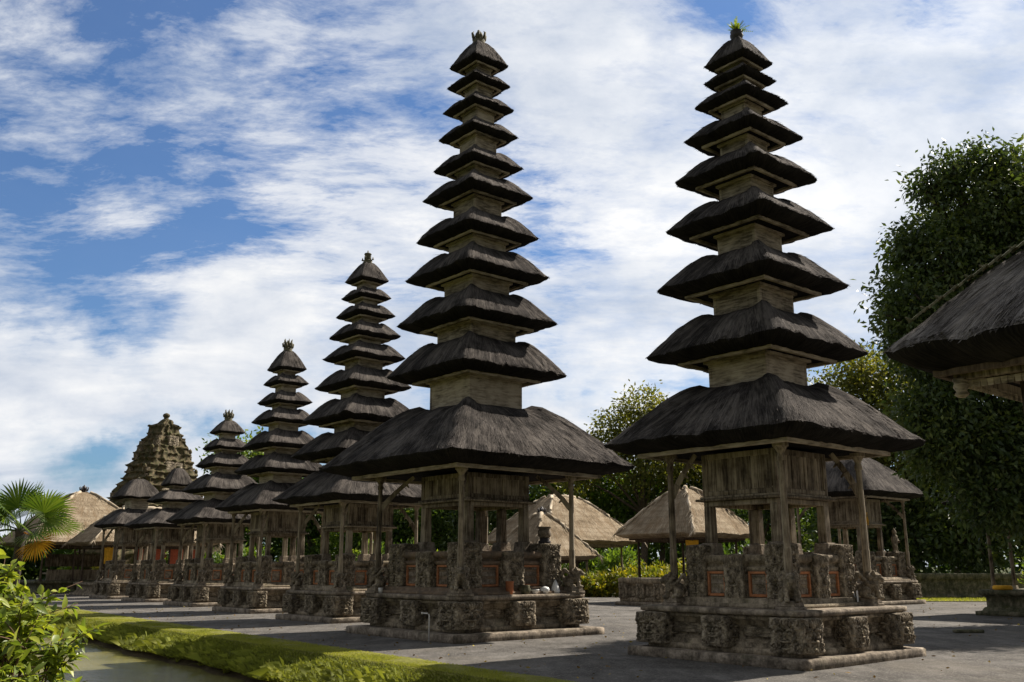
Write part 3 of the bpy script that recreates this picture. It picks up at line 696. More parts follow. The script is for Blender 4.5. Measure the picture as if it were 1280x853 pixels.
P1 = pagoda('nearest dark thatched pagoda, nine tiers, with a potted fern growing on its top', (5.16, 19.35, 0), 2.03, 1.83, 1.155, 1.34, .88,
    [(2.35, 4.15), (1.67, 6.04), (1.46, 7.5), (1.30, 8.83), (1.115, 9.98), (.935, 10.95), (.745, 11.8), (.58, 12.36), (.55, 12.8)], 13.45, 1.0, 2.98, 'fern', 1.0, 1, 1.0, True, [.71, .59, .48, .41, .36, .31, .27, .24])
P2 = pagoda('tallest pagoda with eleven dark thatched tiers and a terracotta pot on its base', (-1.0, 25.57, 0), 2.4, 2.05, 1.61, 1.83, 1.03,
    [(3.12, 4.31), (1.815, 6.82), (1.635, 8.28), (1.485, 9.63), (1.285, 10.82), (1.16, 12.05), (.95, 12.98), (.85, 13.97), (.765, 14.84), (.685, 15.63), (.64, 16.3)], 17.12, 1.08, 3.32, 'crown', 1.2, 4, 1.0, True, [.9, .775, .65, .575, .49, .43, .38, .33, .29, .26])
P3 = pagoda('nine tiered thatched pagoda with a cylinder shaped finial, directly behind the tallest one', (-5.23, 32.43, 0), 1.9, 1.68, 1.25, 1.42, .85,
    [(2.21, 3.93), (1.78, 5.42), (1.54, 6.62), (1.25, 7.79), (1.08, 8.82), (.93, 9.62), (.78, 10.38), (.66, 11.05), (.58, 11.68)], 12.4, .98, 2.95, 'cylinder', 1.1, 7, .7)
P4 = pagoda('seven tiered thatched pagoda with a leafy crown finial, second behind the tallest one', (-9.37, 38.27, 0), 1.75, 1.55, 1.15, 1.3, .8,
    [(1.93, 4.0), (1.42, 5.45), (1.21, 6.46), (1.0, 7.47), (.84, 8.26), (.70, 9.05), (.61, 9.66)], 10.47, .98, 2.95, 'lotus', 1.2, 10, .55)
P5 = pagoda('five tiered thatched pagoda with a small leafy finial, just right of the stone gate', (-13.53, 44.44, 0), 1.75, 1.55, 1.12, 1.3, .8,
    [(1.94, 3.79), (1.47, 5.16), (1.05, 6.32), (.85, 7.14), (.64, 7.9)], 8.48, .96, 2.85, 'lotus', 1.25, 13, .5)
P6 = pagoda('three tiered thatched pagoda with a small pointed top, below the stone gate', (-17.55, 49.64, 0), 1.75, 1.55, 1.12, 1.35, .8,
    [(1.97, 3.78), (1.15, 5.05), (.66, 5.87)], 6.73, .95, 2.85, 'crown', .5, 16, .5)
P7 = pagoda('two tiered thatched pagoda at the far left end of the row', (-21.34, 54.08, 0), 1.6, 1.45, 1.05, 1.25, .8,
    [(1.75, 3.97), (1.10, 5.53)], 6.55, .95, 2.9, 'crown', .4, 19, .5)
P8 = pagoda('single roofed thatched shrine on a carved stone base behind the nearest pagoda', (16.3, 45.9, 0), 2.2, 2.0, 1.65, 1.75, 1.0,
    [(2.6, 5.05)], 6.95, 1.12, 3.6, 'crown', .3, 22, .55, True, None, None)

def W_(p, q, z=0): return (.643 * p + .766 * q, -.766 * p + .643 * q, z)       # courtyard axes -> world
def local(c, x, y, z): ca, sa = math.cos(GRID), math.sin(GRID); return (c[0] + x * ca - y * sa, c[1] + x * sa + y * ca, z)

def leaf_cloud(name, P, D, L, Wd, m, tint, seed=0, fold=.15):
    """one rhombic leaf per row of P (base), D (direction)"""
    r = np.random.default_rng(seed); n = len(P)
    D = D / (np.linalg.norm(D, axis=1, keepdims=True) + 1e-9)
    A = r.normal(size=(n, 3)); Sd = np.cross(D, A); Sd /= (np.linalg.norm(Sd, axis=1, keepdims=True) + 1e-9)
    Up = np.cross(Sd, D)
    L = np.broadcast_to(L, (n,))[:, None]; Wd = np.broadcast_to(Wd, (n,))[:, None]
    mid = P + D * L * .45
    V = np.stack([P, mid + Sd * Wd * .5 + Up * Wd * fold, P + D * L, mid - Sd * Wd * .5 + Up * Wd * fold], 1).reshape(-1, 3)
    b = np.arange(n) * 4
    loops = np.stack([b, b + 1, b + 2, b, b + 2, b + 3], 1).ravel()
    return fastmesh(name, V, np.full(2 * n, 3), loops, m, np.repeat(np.clip(tint, 0, 1), 2))
# ---------------------------------------------------------------- ground, moat, lawn
def q_edge(p): return 10.2 - .053 * (p + 11) if p > -50 else 12.27
def q_crest(p): return 9.62 - .022 * (p + 13)
def q_toe(p): return 8.62 - .040 * (p + 20) + .10 * math.sin(p * .8) + .07 * math.sin(p * 2.3 + 1)
mb = MB()
for P in ([(-3000, 10), (3000, 10), (3000, 4000), (-3000, 4000)], [(-3000, -3000), (3000, -3000), (3000, 3.2), (-3000, 3.2)], [(-3000, 3.2), (-47, 3.2), (-47, 10), (-3000, 10)], [(40, 3.2), (3000, 3.2), (3000, 10), (40, 10)]):
    mb.poly([W_(p, q, -.03) for p, q in P])
tag(mb.obj('ground', M['forestfloor']), None, None, kind='structure')
V = []; F = []; NP, NQ = 140, 30
for i in range(NP + 1):
    p = -66 + 126 * i / NP
    for j in range(NQ + 1):
        u = j / NQ; q = q_edge(p) + (52 - q_edge(p)) * u ** 1.6 - .02
        V.append(W_(p, q, .018 * mn.noise(Vector((p * .35, q * .35, 0))) * (0 if j == 0 else 1)))
for i in range(NP):
    for j in range(NQ): a = i * (NQ + 1) + j; F.append((a, a + 1, a + NQ + 2, a + NQ + 1))
tag(link('courtyard', fastmesh('courtyard', V, [4] * len(F), [k for f in F for k in f], M['gravel'], smooth=True)), None, None, kind='structure')
def strip(rows, p0, p1, n, amp, seed, cuts=4):
    """rows: functions p -> (q, z); returns verts & faces of a worn strip"""
    V = []; F = []; RR = []
    for i in range(len(rows) - 1):
        for c in range(cuts): RR.append((rows[i], rows[i + 1], c / cuts))
    RR.append((rows[-1], rows[-1], 0))
    for i in range(n + 1):
        p = p0 + (p1 - p0) * i / n
        for k, (a, b, u) in enumerate(RR):
            qa, za = a(p); qb, zb = b(p); q = qa + (qb - qa) * u; z = za + (zb - za) * u
            am = amp * min(1, k / 6)
            v = mn.noise_vector(Vector((p * 1.1 + seed, q * 2, z * 3))) * am + mn.noise_vector(Vector((p * 4 + seed, q * 4, z * 6))) * am * .35
            V.append(W_(p + v.x, q + v.y, z + v.z * .7))
    m_ = len(RR)
    for i in range(n):
        for k in range(m_ - 1): a = i * m_ + k; F.append((a, a + m_, a + m_ + 1, a + 1))
    return V, F
V, F = strip([lambda p: (q_edge(p) + .05, -.02), lambda p: (q_edge(p) - .04, .035), lambda p: (q_crest(p) + .12, .03), lambda p: (q_crest(p), .0), lambda p: (q_crest(p) - .12, -.10), lambda p: ((q_crest(p) + q_toe(p)) / 2 - .05, -.27), lambda p: (q_toe(p) + .06, -.35)], -48, 36, 420, .07, 3)
tag(link('grass_bank', fastmesh('grass_bank', V, [4] * len(F), [k for f in F for k in f], M['lawn'], smooth=True)), None, None, kind='structure')
V2, F2 = strip([lambda p: (q_toe(p) + .16, -.30), lambda p: (q_toe(p) + .16, -.42), lambda p: (q_toe(p) + .02, -.49), lambda p: (q_toe(p) - .10, -.56), lambda p: (q_toe(p) - .15, -.80), lambda p: (q_toe(p) - .5, -1.3)], -48, 36, 300, .06, 8)
tag(link('bank_soil', fastmesh('bank_soil', V2, [4] * len(F2), [k for f in F2 for k in f], M['soil'], smooth=True)), None, None, kind='structure')
V2, F2 = strip([lambda p: (3.18, -.03), lambda p: (3.7, -.15), lambda p: (4.3, -.6), lambda p: (5.0, -1.3), lambda p: (9.5, -1.35)], -48, 41, 120, .06, 18, 3)
tag(link('near_bank', fastmesh('near_bank', V2, [4] * len(F2), [k for f in F2 for k in f], M['lawn'], smooth=True)), None, None, kind='structure')
V2 = []; F2 = []
for i in range(41):
    q = 3 + 8.2 * i / 40
    for k, (p, z) in enumerate(((-47.3, -.025), (-46.2, .02), (-45.6, -.2), (-45.2, -.6), (-44.8, -1.3))):
        v = mn.noise_vector(Vector((q, p, z))) * .1; V2.append(W_(p + v.x, q, z + v.z * .3))
for i in range(40):
    for k in range(4): a = i * 5 + k; F2.append((a, a + 1, a + 6, a + 5))
tag(link('far_bank', fastmesh('far_bank', V2, [4] * len(F2), [k for f in F2 for k in f], M['lawn'], smooth=True)), None, None, kind='structure')
mb = MB(); mb.poly([W_(p, q, -.5) for p, q in ((-46, 3.9), (41, 3.9), (41, 9.9), (-46, 9.9))])
tag(mb.obj('pond_water', M['water']), None, None, kind='structure')
mb = MB(); mb.poly([(15.5, 48.6, .03), (34, 47.5, .03), (34, 53.2, .03), (15.5, 53.2, .03)])
tag(mb.obj('lawn', M['lawn']), None, None, kind='structure')

def grass_blades(name, n, sampler, label_kind='stuff'):
    rng = random.Random(11); V = []; T = []
    for _ in range(n):
        r = sampler(rng)
        if r is None: continue
        (x, y, z), h, w, lean, tn = r
        a = rng.uniform(0, 2 * PI); dx, dy = math.cos(a) * w, math.sin(a) * w
        lx, ly = lean
        V += [(x - dx, y - dy, z - .01), (x + dx, y + dy, z - .01), (x + lx * h * .45 + dx * .7, y + ly * h * .45 + dy * .7, z + h * .62), (x + lx * h, y + ly * h, z + h * (.95 - .35 * math.hypot(lx, ly)))]
        T.append(tn)
    L = []; Z = []; TT = []
    for i in range(len(T)): L += [4 * i, 4 * i + 1, 4 * i + 2, 4 * i, 4 * i + 2, 4 * i + 3]; Z += [3, 3]; TT += [T[i], T[i]]
    o = link(name, fastmesh(name, V, Z, L, M['grass'], TT)); o['kind'] = 'stuff'
    return o
def bank_s(rng):
    u = rng.random(); p = -46 + 40 * (1 - (1 - u) ** .62) if False else -46 + 41 * u ** .72
    qc, qt = q_crest(p), q_toe(p)
    s = rng.random()
    if s < .42:     # mown top
        q = rng.uniform(qc - .05, q_edge(p) + .02); z = .03
        if q > q_edge(p) - .1 and rng.random() < .4: return None
        cl = mn.noise(Vector((p * .9, q * .9, 4)))
        return W_(p, q, z), rng.uniform(.012, .03), .005, (rng.gauss(0, .3), rng.gauss(0, .3)), min(1, max(0, .74 + .2 * cl + rng.gauss(0, .06)))
    v = rng.random(); q = qc + (qt - .02 - qc) * v
    z = np.interp(v, [0, .2, .55, 1], [.01, -.12, -.27, -.36])
    cl = mn.noise(Vector((p * .8, q * 1.2, 0))) + .5 * mn.noise(Vector((p * 2.6, q * 3, 2)))
    h = rng.uniform(.03, .10) * (.35 + .85 * min(1, v * 2)) * (1 + 1.2 * max(0, cl) + (1.8 if rng.random() < .03 and v > .3 else 0))
    nx, ny = -.766, -.643
    le = rng.uniform(.2, .9)
    return W_(p, q, z), h, .004 + h * .014, (nx * le + rng.gauss(0, .3), ny * le + rng.gauss(0, .3)), min(1, max(0, .40 + .30 * cl + rng.gauss(0, .16)))
grass_blades('bank_grass', 170000, bank_s)
def lawn_s(rng):
    x = rng.uniform(15.5, 34); y = rng.uniform(48.2, 53.1)
    return (x, y, .03), rng.uniform(.04, .1), .015, (rng.gauss(0, .3), rng.gauss(0, .3)), min(1, max(0, rng.gauss(.7, .15)))
grass_blades('lawn_grass', 9000, lawn_s)

r_ = np.random.default_rng(31); n_ = 1500      # leaf litter blown over the courtyard
p_ = r_.uniform(-45, 14, n_); u_ = r_.random(n_) ** 1.5; q_ = 10.6 + .0 * p_ + np.maximum(0, -(p_ + 11)) * .053 + u_ * 34
o = link('leaf_litter', leaf_cloud('leaf_litter', np.stack([.643 * p_ + .766 * q_, -.766 * p_ + .643 * q_, np.full(n_, .022)], 1), np.concatenate([r_.normal(size=(n_, 2)), r_.normal(size=(n_, 1)) * .12], 1), r_.uniform(.05, .11, n_), r_.uniform(.025, .05, n_), M['leaf_litter'], r_.random(n_), 3)); o['kind'] = 'stuff'
# tufts of longer grass on the bank: countable clumps
def tuft_mesh(seed, n=46, L0=.45):
    rng = random.Random(seed); V = []; F = []; T = []
    for _ in range(n):
        a = rng.uniform(0, 2 * PI); el = rng.uniform(.5, 1.4); L = L0 * rng.uniform(.5, 1); w = rng.uniform(.007, .013)
        d_ = Vector((math.cos(a) * math.cos(el), math.sin(a) * math.cos(el), math.sin(el))); s_ = Vector((-math.sin(a), math.cos(a), 0)); b = len(V)
        o_ = Vector((rng.gauss(0, .04), rng.gauss(0, .04), 0))
        for k in range(5):
            u = k / 4; c = o_ + d_ * L * u + Vector((math.cos(a), math.sin(a), 0)) * L * .35 * u * u - Vector((0, 0, .45 * L * u ** 2.2))
            ww = w * (1 - u) + .001; V += [tuple(c - s_ * ww), tuple(c + s_ * ww)]
        tt = rng.uniform(.3, 1)
        for k in range(4): F.append((b + 2 * k, b + 2 * k + 1, b + 2 * k + 3, b + 2 * k + 2)); T.append(tt)
    return fastmesh('grass_tuft', V, [4] * len(F), [i for f in F for i in f], M['grass'], T)
TUF = [tuft_mesh(i) for i in range(4)]
rng = random.Random(5)
for i in range(26):
    p = [-34.5, -33.2, -32, -30.2, -29.5, -27.8, -26.5, -25.6, -24.4, -23.2, -22.6, -21.4, -20.3, -19.6, -18.8, -18.1, -17.6, -16.9, -16.3, -15.9, -15.2, -14.8, -14.1, -13.5, -12.9, -12.2][i]
    v = rng.uniform(.35, .95); q = q_crest(p) + (q_toe(p) - q_crest(p)) * v; z = float(np.interp(v, [0, .2, .55, 1], [.02, -.06, -.27, -.46])) - .02
    o = link('grass_tuft', TUF[i % 4], None, W_(p, q, z), rng.uniform(0, 6), (g := rng.uniform(.45, .95), g, g))
    tag(o, 'tuft of long pale grass hanging over the moat bank', 'grass tuft', 'grass tufts on the moat bank')

# ---------------------------------------------------------------- foliage
def foliage(clumps, twigs, per, L, m, seed, shell=.38, lumpy=.22, gap=.0, gfreq=.9, spread=.30, droop=.35, name='crown', base_tint=.45, wl=.45):
    r = np.random.default_rng(seed); P = []; D = []; T = []; LL = []
    vol = np.array([c[3] ** 2 for c in clumps]); vol = vol / vol.sum()
    for c, w in zip(clumps, vol):
        nt = int(twigs * w); ctint = r.normal(0, .08)
        rr = np.array(c[3:6]) if len(c) >= 6 else np.array((c[3], c[3], c[3] * .85))
        k = 0; tries = 0
        while k < nt and tries < nt * 6:
            tries += 1
            d_ = r.normal(size=3); d_ /= np.linalg.norm(d_)
            u = r.random() ** shell
            lump = 1 + lumpy * mn.noise(Vector(d_ * 2.2) + Vector((seed, c[0], c[2])))
            pos = np.array(c[:3]) + d_ * rr * u * lump
            if mn.noise(Vector(pos * gfreq / max(.5, rr[0] * .5)) + Vector((seed * 1.7, 0, 0))) < gap - .25: continue
            k += 1
            dd = r.normal(size=(per, 3)) * .75 + d_ * .8 + np.array((0, 0, -droop))
            P.append(pos + r.normal(size=(per, 3)) * spread); D.append(dd)
            T.append(base_tint + ctint + r.normal(0, .16) + r.normal(0, .10, size=per)); LL.append(L * r.uniform(.65, 1.2, size=per))
    P = np.concatenate(P); D = np.concatenate(D); T = np.concatenate(T); LL = np.concatenate(LL)
    return leaf_cloud(name, P, D, LL, LL * wl, m, T, seed)
def trunk_mesh(base, fork, clumps, r0, seed, m):
    rng = random.Random(seed); mb = MB(); b = Vector(base); f = Vector(fork)
    pts = [b + (f - b) * u + Vector((math.sin(u * 4 + seed) * r0 * .7, math.cos(u * 3 + seed) * r0 * .7, 0)) * (u > 0) for u in (0, .08, .3, .6, 1)]
    mb.tube(pts, [r0 * 1.5, r0 * 1.1, r0, r0 * .85, r0 * .7], 10)
    for c in clumps:
        e = Vector(c[:3]); mid = f.lerp(e, .5) + Vector((rng.gauss(0, .2), rng.gauss(0, .2), .25)); rr = r0 * .45
        mb.tube([pts[-1], mid, e], [rr, rr * .6, rr * .25], 7)
        for _ in range(4):
            q = e + Vector((rng.gauss(0, 1), rng.gauss(0, 1), rng.gauss(.2, .7))) * c[3] * .45
            mb.tube([mid.lerp(e, .6), e.lerp(q, .5) + Vector((0, 0, .1)), q], [rr * .3, rr * .2, rr * .08], 5)
    return mb.mesh('trunk', m)
def tree(label, base, fork_z, clumps, twigs, per, L, leafm, r0, seed, group=None, name='tree', cat='tree', **k):
    T = thing(name, label, cat, base, 0, group)
    cl = [(c[0] - base[0], c[1] - base[1], c[2] - base[2], *c[3:]) for c in clumps]
    link('trunk', trunk_mesh((0, 0, -.1), (0, 0, fork_z), cl, r0, seed, M['bark']), T)
    link('crown', foliage(cl, twigs, per, L, M[leafm], seed, **k), T)
    return T
# the great dark tree on the right
big = [(16.4, 30.5, 13.4, 2.0), (14.5, 30, 12.0, 1.6), (13.1, 29.6, 10.3, 1.15), (15.0, 31, 9.7, 2.0), (17.2, 30, 10.8, 2.1), (13.9, 29.2, 8.0, 1.15), (15.9, 30, 7.2, 2.2), (13.9, 29.0, 5.6, 1.35), (15.9, 29, 4.8, 1.9), (14.6, 28.6, 3.75, 1.25), (16.6, 28.8, 3.9, 1.5), (18.2, 30, 8.2, 2.4), (18.4, 31, 13.6, 2.0), (19.6, 30.5, 11, 2.6), (20.2, 30.5, 7, 2.6), (18.6, 29.6, 5.0, 2.1), (12.7, 29.4, 9.3, .8), (13.2, 28.9, 6.3, 1.15), (13.1, 28.8, 5.2, .95), (14.3, 30, 14.3, .6), (13.2, 29.8, 12.0, .65), (15.1, 30.2, 15.0, .7), (16.3, 30, 15.3, .7), (17.4, 30, 14.9, .8), (12.6, 29.2, 8.2, .55)]
tree('huge dense dark green tree with drooping leaves at the right edge', (18.4, 30.6, 0), 4.2, big, 11500, 12, .225, 'leaf_dark', .55, 3, shell=.26, gap=.0, lumpy=.42, gfreq=1.0, spread=.25, droop=.7)
tree('tall light green tree rising between the two tallest pagodas', (11.1, 81.5, 0), 6, [(11.18, 80.6, 14.96, 2.21), (9.36, 80.6, 13.01, 2.34), (13.52, 81.9, 13.27, 2.6), (7.02, 80.6, 10.93, 2.47), (11.57, 80.6, 10.67, 3.38), (15.6, 81.9, 10.41, 2.86), (5.2, 81.25, 9.37, 2.08)], 1500, 9, .42, 'leaf_olive', .35, 5, gap=.06, spread=.4, base_tint=.6)
tree('feathery olive green tree behind the right side of the nearest pagoda', (22.6, 60, 0), 6, [(22.2, 59, 14.0, 1.7), (24.8, 60, 13.2, 2.4), (20.2, 59, 12.1, 1.8), (22.8, 59, 11.4, 2.4), (26.5, 60, 11, 2.6), (18.6, 59.5, 10.2, 1.7), (21.5, 59, 8.8, 2.6), (25, 59, 8, 2.6)], 2000, 11, .34, 'leaf_olive', .35, 6, gap=.08, spread=.42, base_tint=.5)
tree('pale green tree showing beside the top of the stone gate', (-26.5, 92, 0), 6, [(-28, 92, 12.2, 1.8), (-25.5, 92, 12.0, 2.2), (-23.4, 92, 10.8, 2.2), (-26.5, 92, 9.5, 2.8)], 700, 9, .5, 'leaf_bright', .35, 8, gap=.02, spread=.45)
tree('leafy dark tree growing behind the low mossy wall', (24, 60, 0), 2, [(22, 58.5, 5.5, 2.4), (25.5, 58.5, 5.6, 2.6), (29, 59, 6, 2.8), (24, 57.5, 3.2, 2.0), (27.5, 57.5, 3.3, 2.2), (31.5, 58, 4.4, 2.6), (20, 58, 3.6, 1.8)], 1900, 10, .42, 'leaf_dark', .4, 9, spread=.4, droop=.4)
# jungle behind the courtyard
rng = random.Random(21)
JG = [(-20, 96, 8.5), (-15, 94, 8.2), (-11, 92, 8), (-7, 90, 9), (-2.5, 88, 9.2), (1.4, 87, 10), (5.4, 86, 11.4), (9.2, 85, 12), (13.2, 85, 12), (17.2, 84, 11.6), (21.4, 82, 12), (26, 80, 12), (33, 72, 12), (37, 69, 12)]
kinds = ['leaf_mid', 'leaf_dark', 'leaf_mid', 'leaf_bright']
for i, (x, y, h) in enumerate(JG):
    cl = []
    for k in range(7):
        cl.append((x + rng.gauss(0, 1.5), y + rng.gauss(0, .8), h * rng.uniform(.28, .84), rng.uniform(1.5, 2.3)))
    cl.append((x, y, h - 1.4, 1.6))
    tree('dense jungle tree in the belt of woodland behind the courtyard', (x, y, 0), h * .3, cl, 780, 9, .46, kinds[(i * 7 + i // 3) % 4], .3, 40 + i, 'jungle trees behind the courtyard', name='jungle_tree', spread=.42, droop=.3, gap=.03)
r_ = np.random.default_rng(77); n_ = 26000
X = r_.uniform(-75, 75, n_); Y = r_.uniform(99, 108, n_); Zt = np.where(X < -38, 4.5, 8.5 + .05 * X); Z_ = r_.random(n_) ** .8 * Zt * np.array([1 + .18 * mn.noise(Vector((x * .35, 0, 3))) + .1 * mn.noise(Vector((x * 1.1, 5, 3))) for x in X])
o = link('woodland', leaf_cloud('woodland', np.stack([X, Y, Z_], 1), r_.normal(size=(n_, 3)) + np.array((0, -.6, .1)), r_.uniform(.8, 1.5, n_), r_.uniform(.5, .8, n_), M['leaf_mid'], np.clip(r_.normal(.4, .2, n_), 0, 1), 7)); o['kind'] = 'stuff'
# croton and other shrubs in front of the jungle
def shrub(label, x, y, h, r, leafm, seed, group, L=.30, name='shrub', twigs=150, per=9):
    T = thing(name, label, 'shrub', (x, y, 0), 0, group)
    rg = random.Random(seed); cl = [(rg.gauss(0, r * .35), rg.gauss(0, r * .35), h * rg.uniform(.35, .8), r * .62) for _ in range(4)] + [(0, 0, h * .3, r * .8)]
    mb = MB()
    for c in cl: mb.tube([(0, 0, -.05), (c[0] * .5, c[1] * .5, c[2] * .5), c[:3]], [.04, .03, .012], 5)
    mb.obj('stem', M['twig'], T)
    link('foliage', foliage(cl, twigs, per, L, M[leafm], seed, spread=.16, droop=-.25, name='foliage', wl=.42), T)
i = 0
for x, y in [(-34, 76), (-31, 75), (-28, 74), (-25.5, 72), (-22.5, 71), (-19, 70), (-16, 68), (-13, 66), (-10.2, 64), (-7.5, 63), (-5, 62), (-2.4, 63), (0, 66), (2.2, 67), (4.6, 66), (6.6, 64.5), (8.4, 62), (10.2, 60), (12.2, 58.8), (14.2, 58), (16, 57.5), (18, 57)]:
    y_ = 'leaf_croton' if i % 5 in (1, 2) else ('leaf_bright' if i % 5 != 4 else 'leaf_mid')
    if y_ == 'leaf_croton': shrub('yellow green croton bush in the planted border behind the pavilions', x, y - .6, 1.7, 1.3, y_, 100 + i, 'croton bushes behind the pavilions', .34)
    else: shrub('bright green leafy bush in the planted border behind the pavilions', x, y, rng.uniform(2.4, 3.6), 1.6, y_, 100 + i, 'green bushes behind the pavilions', .36, twigs=190)
    i += 1
for i, x in enumerate((4.9, 6.3, 7.8, 9.3, 10.8)):
    shrub('low yellow croton bush beside the straw roofed pavilions', x, 56.2 + .35 * (i % 2), 1.35, .95, 'leaf_croton', 160 + i, 'low croton bushes by the straw pavilions', .30)
for i, (x, y) in enumerate(((22.6, 41.0), (24.6, 41.4), (23.7, 42.4))):
    shrub('sunlit green bush behind the stone platform at the right edge', x, y, 2.3, 1.15, 'leaf_bright', 180 + i, 'sunlit bushes by the right platform', .2, twigs=210)
# ferns arching over the low wall
def fern_mesh(seed, L0=1.3, n=16):
    rng = random.Random(seed); V = []; F = []; T = []
    for _ in range(n):
        a = rng.uniform(0, 2 * PI); el = rng.uniform(.45, 1.25); L = L0 * rng.uniform(.6, 1); tt = rng.uniform(.3, .9)
        d_ = Vector((math.cos(a) * math.cos(el), math.sin(a) * math.cos(el), math.sin(el))); s_ = Vector((-math.sin(a), math.cos(a), 0))
        for k in range(22):
            u = k / 22; c = d_ * L * u - Vector((0, 0, .55 * L * u * u)); w = L * .2 * math.sin(PI * min(1, .12 + u * .9))
            for sg in (-1, 1):
                b = len(V); V += [tuple(c), tuple(c + d_ * L * .035), tuple(c + s_ * sg * w + d_ * .06 * L - Vector((0, 0, .03)))]; F.append((b, b + 1, b + 2)); T.append(tt)
    return fastmesh('fern', V, [3] * len(F), [i for f in F for i in f], M['leaf_bright'], T)
FM = [fern_mesh(1), fern_mesh(2)]
for i, x in enumerate((20.2, 21.6, 22.9, 24.2, 25.3, 26.9, 28.4)):
    tag(link('fern', FM[i % 2], None, (x, 54.6 + .2 * (i % 3), .6), i * 1.3), 'bright fern arching above the low mossy wall', 'fern', 'ferns behind the low wall')

# ---------------------------------------------------------------- thatched pavilions
def pavilion(label, c, ax, ay, bx, by, ze, rise, matk, px_, py_, plat, seed, fin=None, hump=.02, conv=1.2, thick=.22, name='pavilion', cat='pavilion', group='thatched open pavilions', nposts=2, thatch_q=.5, rz=GRID, pm='wooddark'):
    T = thing(name, label, cat, (c[0], c[1], 0), rz, group)
    link('roof', roof_mesh('roof', ax, ay, bx, by, rise, thick, M[matk], seed, 18, 12, hump, 26 * thatch_q, 60 * thatch_q, .9, .5, conv, .8), T, (0, 0, ze))
    mb = MB(); frame_ring(mb, px_ + .12, py_ + .12, .14, ze - thick - .14, ze - thick + .02); frame_ring(mb, ax * .8, ay * .8, .08, ze - thick - .06, ze - thick + .03)
    mb.obj('eave_beam', M[pm], T, .01)
    pl, ph = plat
    k = pl
    link('platform', square_stack([(k * 1.06, -.03), (k * 1.06, ph * .16), (k * .98, ph * .18), (k * .95, ph * .3), (k * .92, ph * .34), (k * .92, ph * .72), (k * .97, ph * .78), (k * 1.0, ph * .82), (k * 1.0, ph), (k * .4, ph + .003)], py_ - px_, 16, .014, seed, M['mossstone'] if seed % 2 else M['stone'], 'platform'), T)
    ys = [(-1 + 2 * i / (nposts - 1)) * py_ for i in range(nposts)]
    for sx_ in (-1, 1):
        for y in ys:
            mb = MB(); mb.box(sx_ * px_ - .11, sx_ * px_ + .11, y - .11, y + .11, ph - .01, ph + .14, .03, .03); H = ze - thick - .13 - ph
            mb.tube([(sx_ * px_, y, ph + .13), (sx_ * px_, y, ph + .13 + H * .55), (sx_ * px_, y, ze - thick - .13)], [.075, .065, .06], 8, smooth=False)
            mb.obj('post', M['wood' if pm == 'wood' else 'wooddark'], T)
    if matk == 'straw':     # pale bundles tied over the hips and the ridge
        rg = random.Random(seed)
        def hp(t_, sx_, sy_):
            return Vector((sx_ * (ax + (bx - ax) * t_) * .985, sy_ * (ay + (by - ay) * t_) * .985, ze + rise * (1 - (1 - t_) ** conv) + hump * rise * 1.45 * (t_ ** 1.6) * ((1 - t_) ** .55) * 2.6 + .01))
        for sx_ in (-1, 1):
            for sy_ in (-1, 1):
                mb = MB(); pts = [hp(u / 13, sx_, sy_) + Vector((rg.gauss(0, .02), rg.gauss(0, .02), rg.gauss(0, .015))) for u in range(14)]
                mb.tube(pts, [.04 + .05 * (k % 2) * rg.random() + .04 * (k / 13) for k in range(14)], 8)
                for k in range(60):
                    q = pts[rg.randrange(13)]; e = q + Vector((sx_ * rg.uniform(-.1, .4), sy_ * rg.uniform(-.1, .4), -rg.uniform(.12, .42)))
                    mb.bar(q + Vector((0, 0, .06)), e, .035, .02, .008, .008)
                mb.obj('hip_roll', M['strawpale'], T)
        if by > .5:
            mb = MB(); n_ = 14; pts = [Vector((rg.gauss(0, .02), by * (-1 + 2 * k / n_), ze + rise + .03 + rg.gauss(0, .02))) for k in range(n_ + 1)]; mb.tube(pts, [.15 + .03 * (k % 2) for k in range(n_ + 1)], 8); mb.obj('ridge_roll', M['strawpale'], T)
    if fin: finial('crown', T, ze + rise - .04, fin)
    return T
L1 = pavilion('large straw roofed pavilion with a dark crown finial, behind the fan palm', (-29.8, 66), 4.3, 4.3, .35, .35, 3.25, 3.45, 'straw', 2.9, 2.9, (3.3, .8), 31, 1.25, .02, 1.12, nposts=4)
for ch in L1.children:
    if ch.name.startswith('finial'): ch.data.materials[0] = M['black']
mb = MB(); mb.box(2.2, 2.3, -2.4, 2.4, .81, 1.5); mb.box(1.2, 1.3, -2.3, 2.3, 1.7, 2.5); mb.box(.5, 2.2, -2.2, 2.2, 1.2, 1.32); mb.obj('bench', M['wood'], L1, .01)
L2 = pavilion('straw roofed pavilion with red panels behind the left end of the row', (-23.4, 61), 2.7, 3.9, .25, 1.5, 3.15, 2.1, 'straw', 1.9, 3.0, (2.25, .75), 32, None, .02, 1.15, nposts=4)
for y in (-.1, 1.9):
    mb = MB(); mb.box(1.80, 1.86, y - .85, y + .85, 1.5, 2.75); o = mb.obj('red_panel', M['redpanel'], L2, .01)
M1 = pavilion('large straw roofed pavilion with a ridge behind the tallest pagoda', (3.1, 59), 3.1, 4.0, .3, 1.1, 3.2, 2.65, 'straw', 2.1, 3.0, (2.5, .8), 33, None, .02, 1.12, nposts=3, pm='wood')
for k, y in enumerate((-1.0, .95)):
    ch = finial('lotus', M1, 3.2 + 2.6, .5); ch.location.y = y; ch.data.materials[0] = M['wooddark']
M2 = pavilion('small straw roofed shrine with a dark crown finial, in front of the ridged pavilion', (1.47, 47), 1.95, 1.95, .18, .18, 2.2, 2.0, 'straw', 1.2, 1.2, (1.45, .6), 34, .95, .02, 1.1, nposts=2)
for ch in M2.children:
    if ch.name.startswith('finial'): ch.data.materials[0] = M['black']
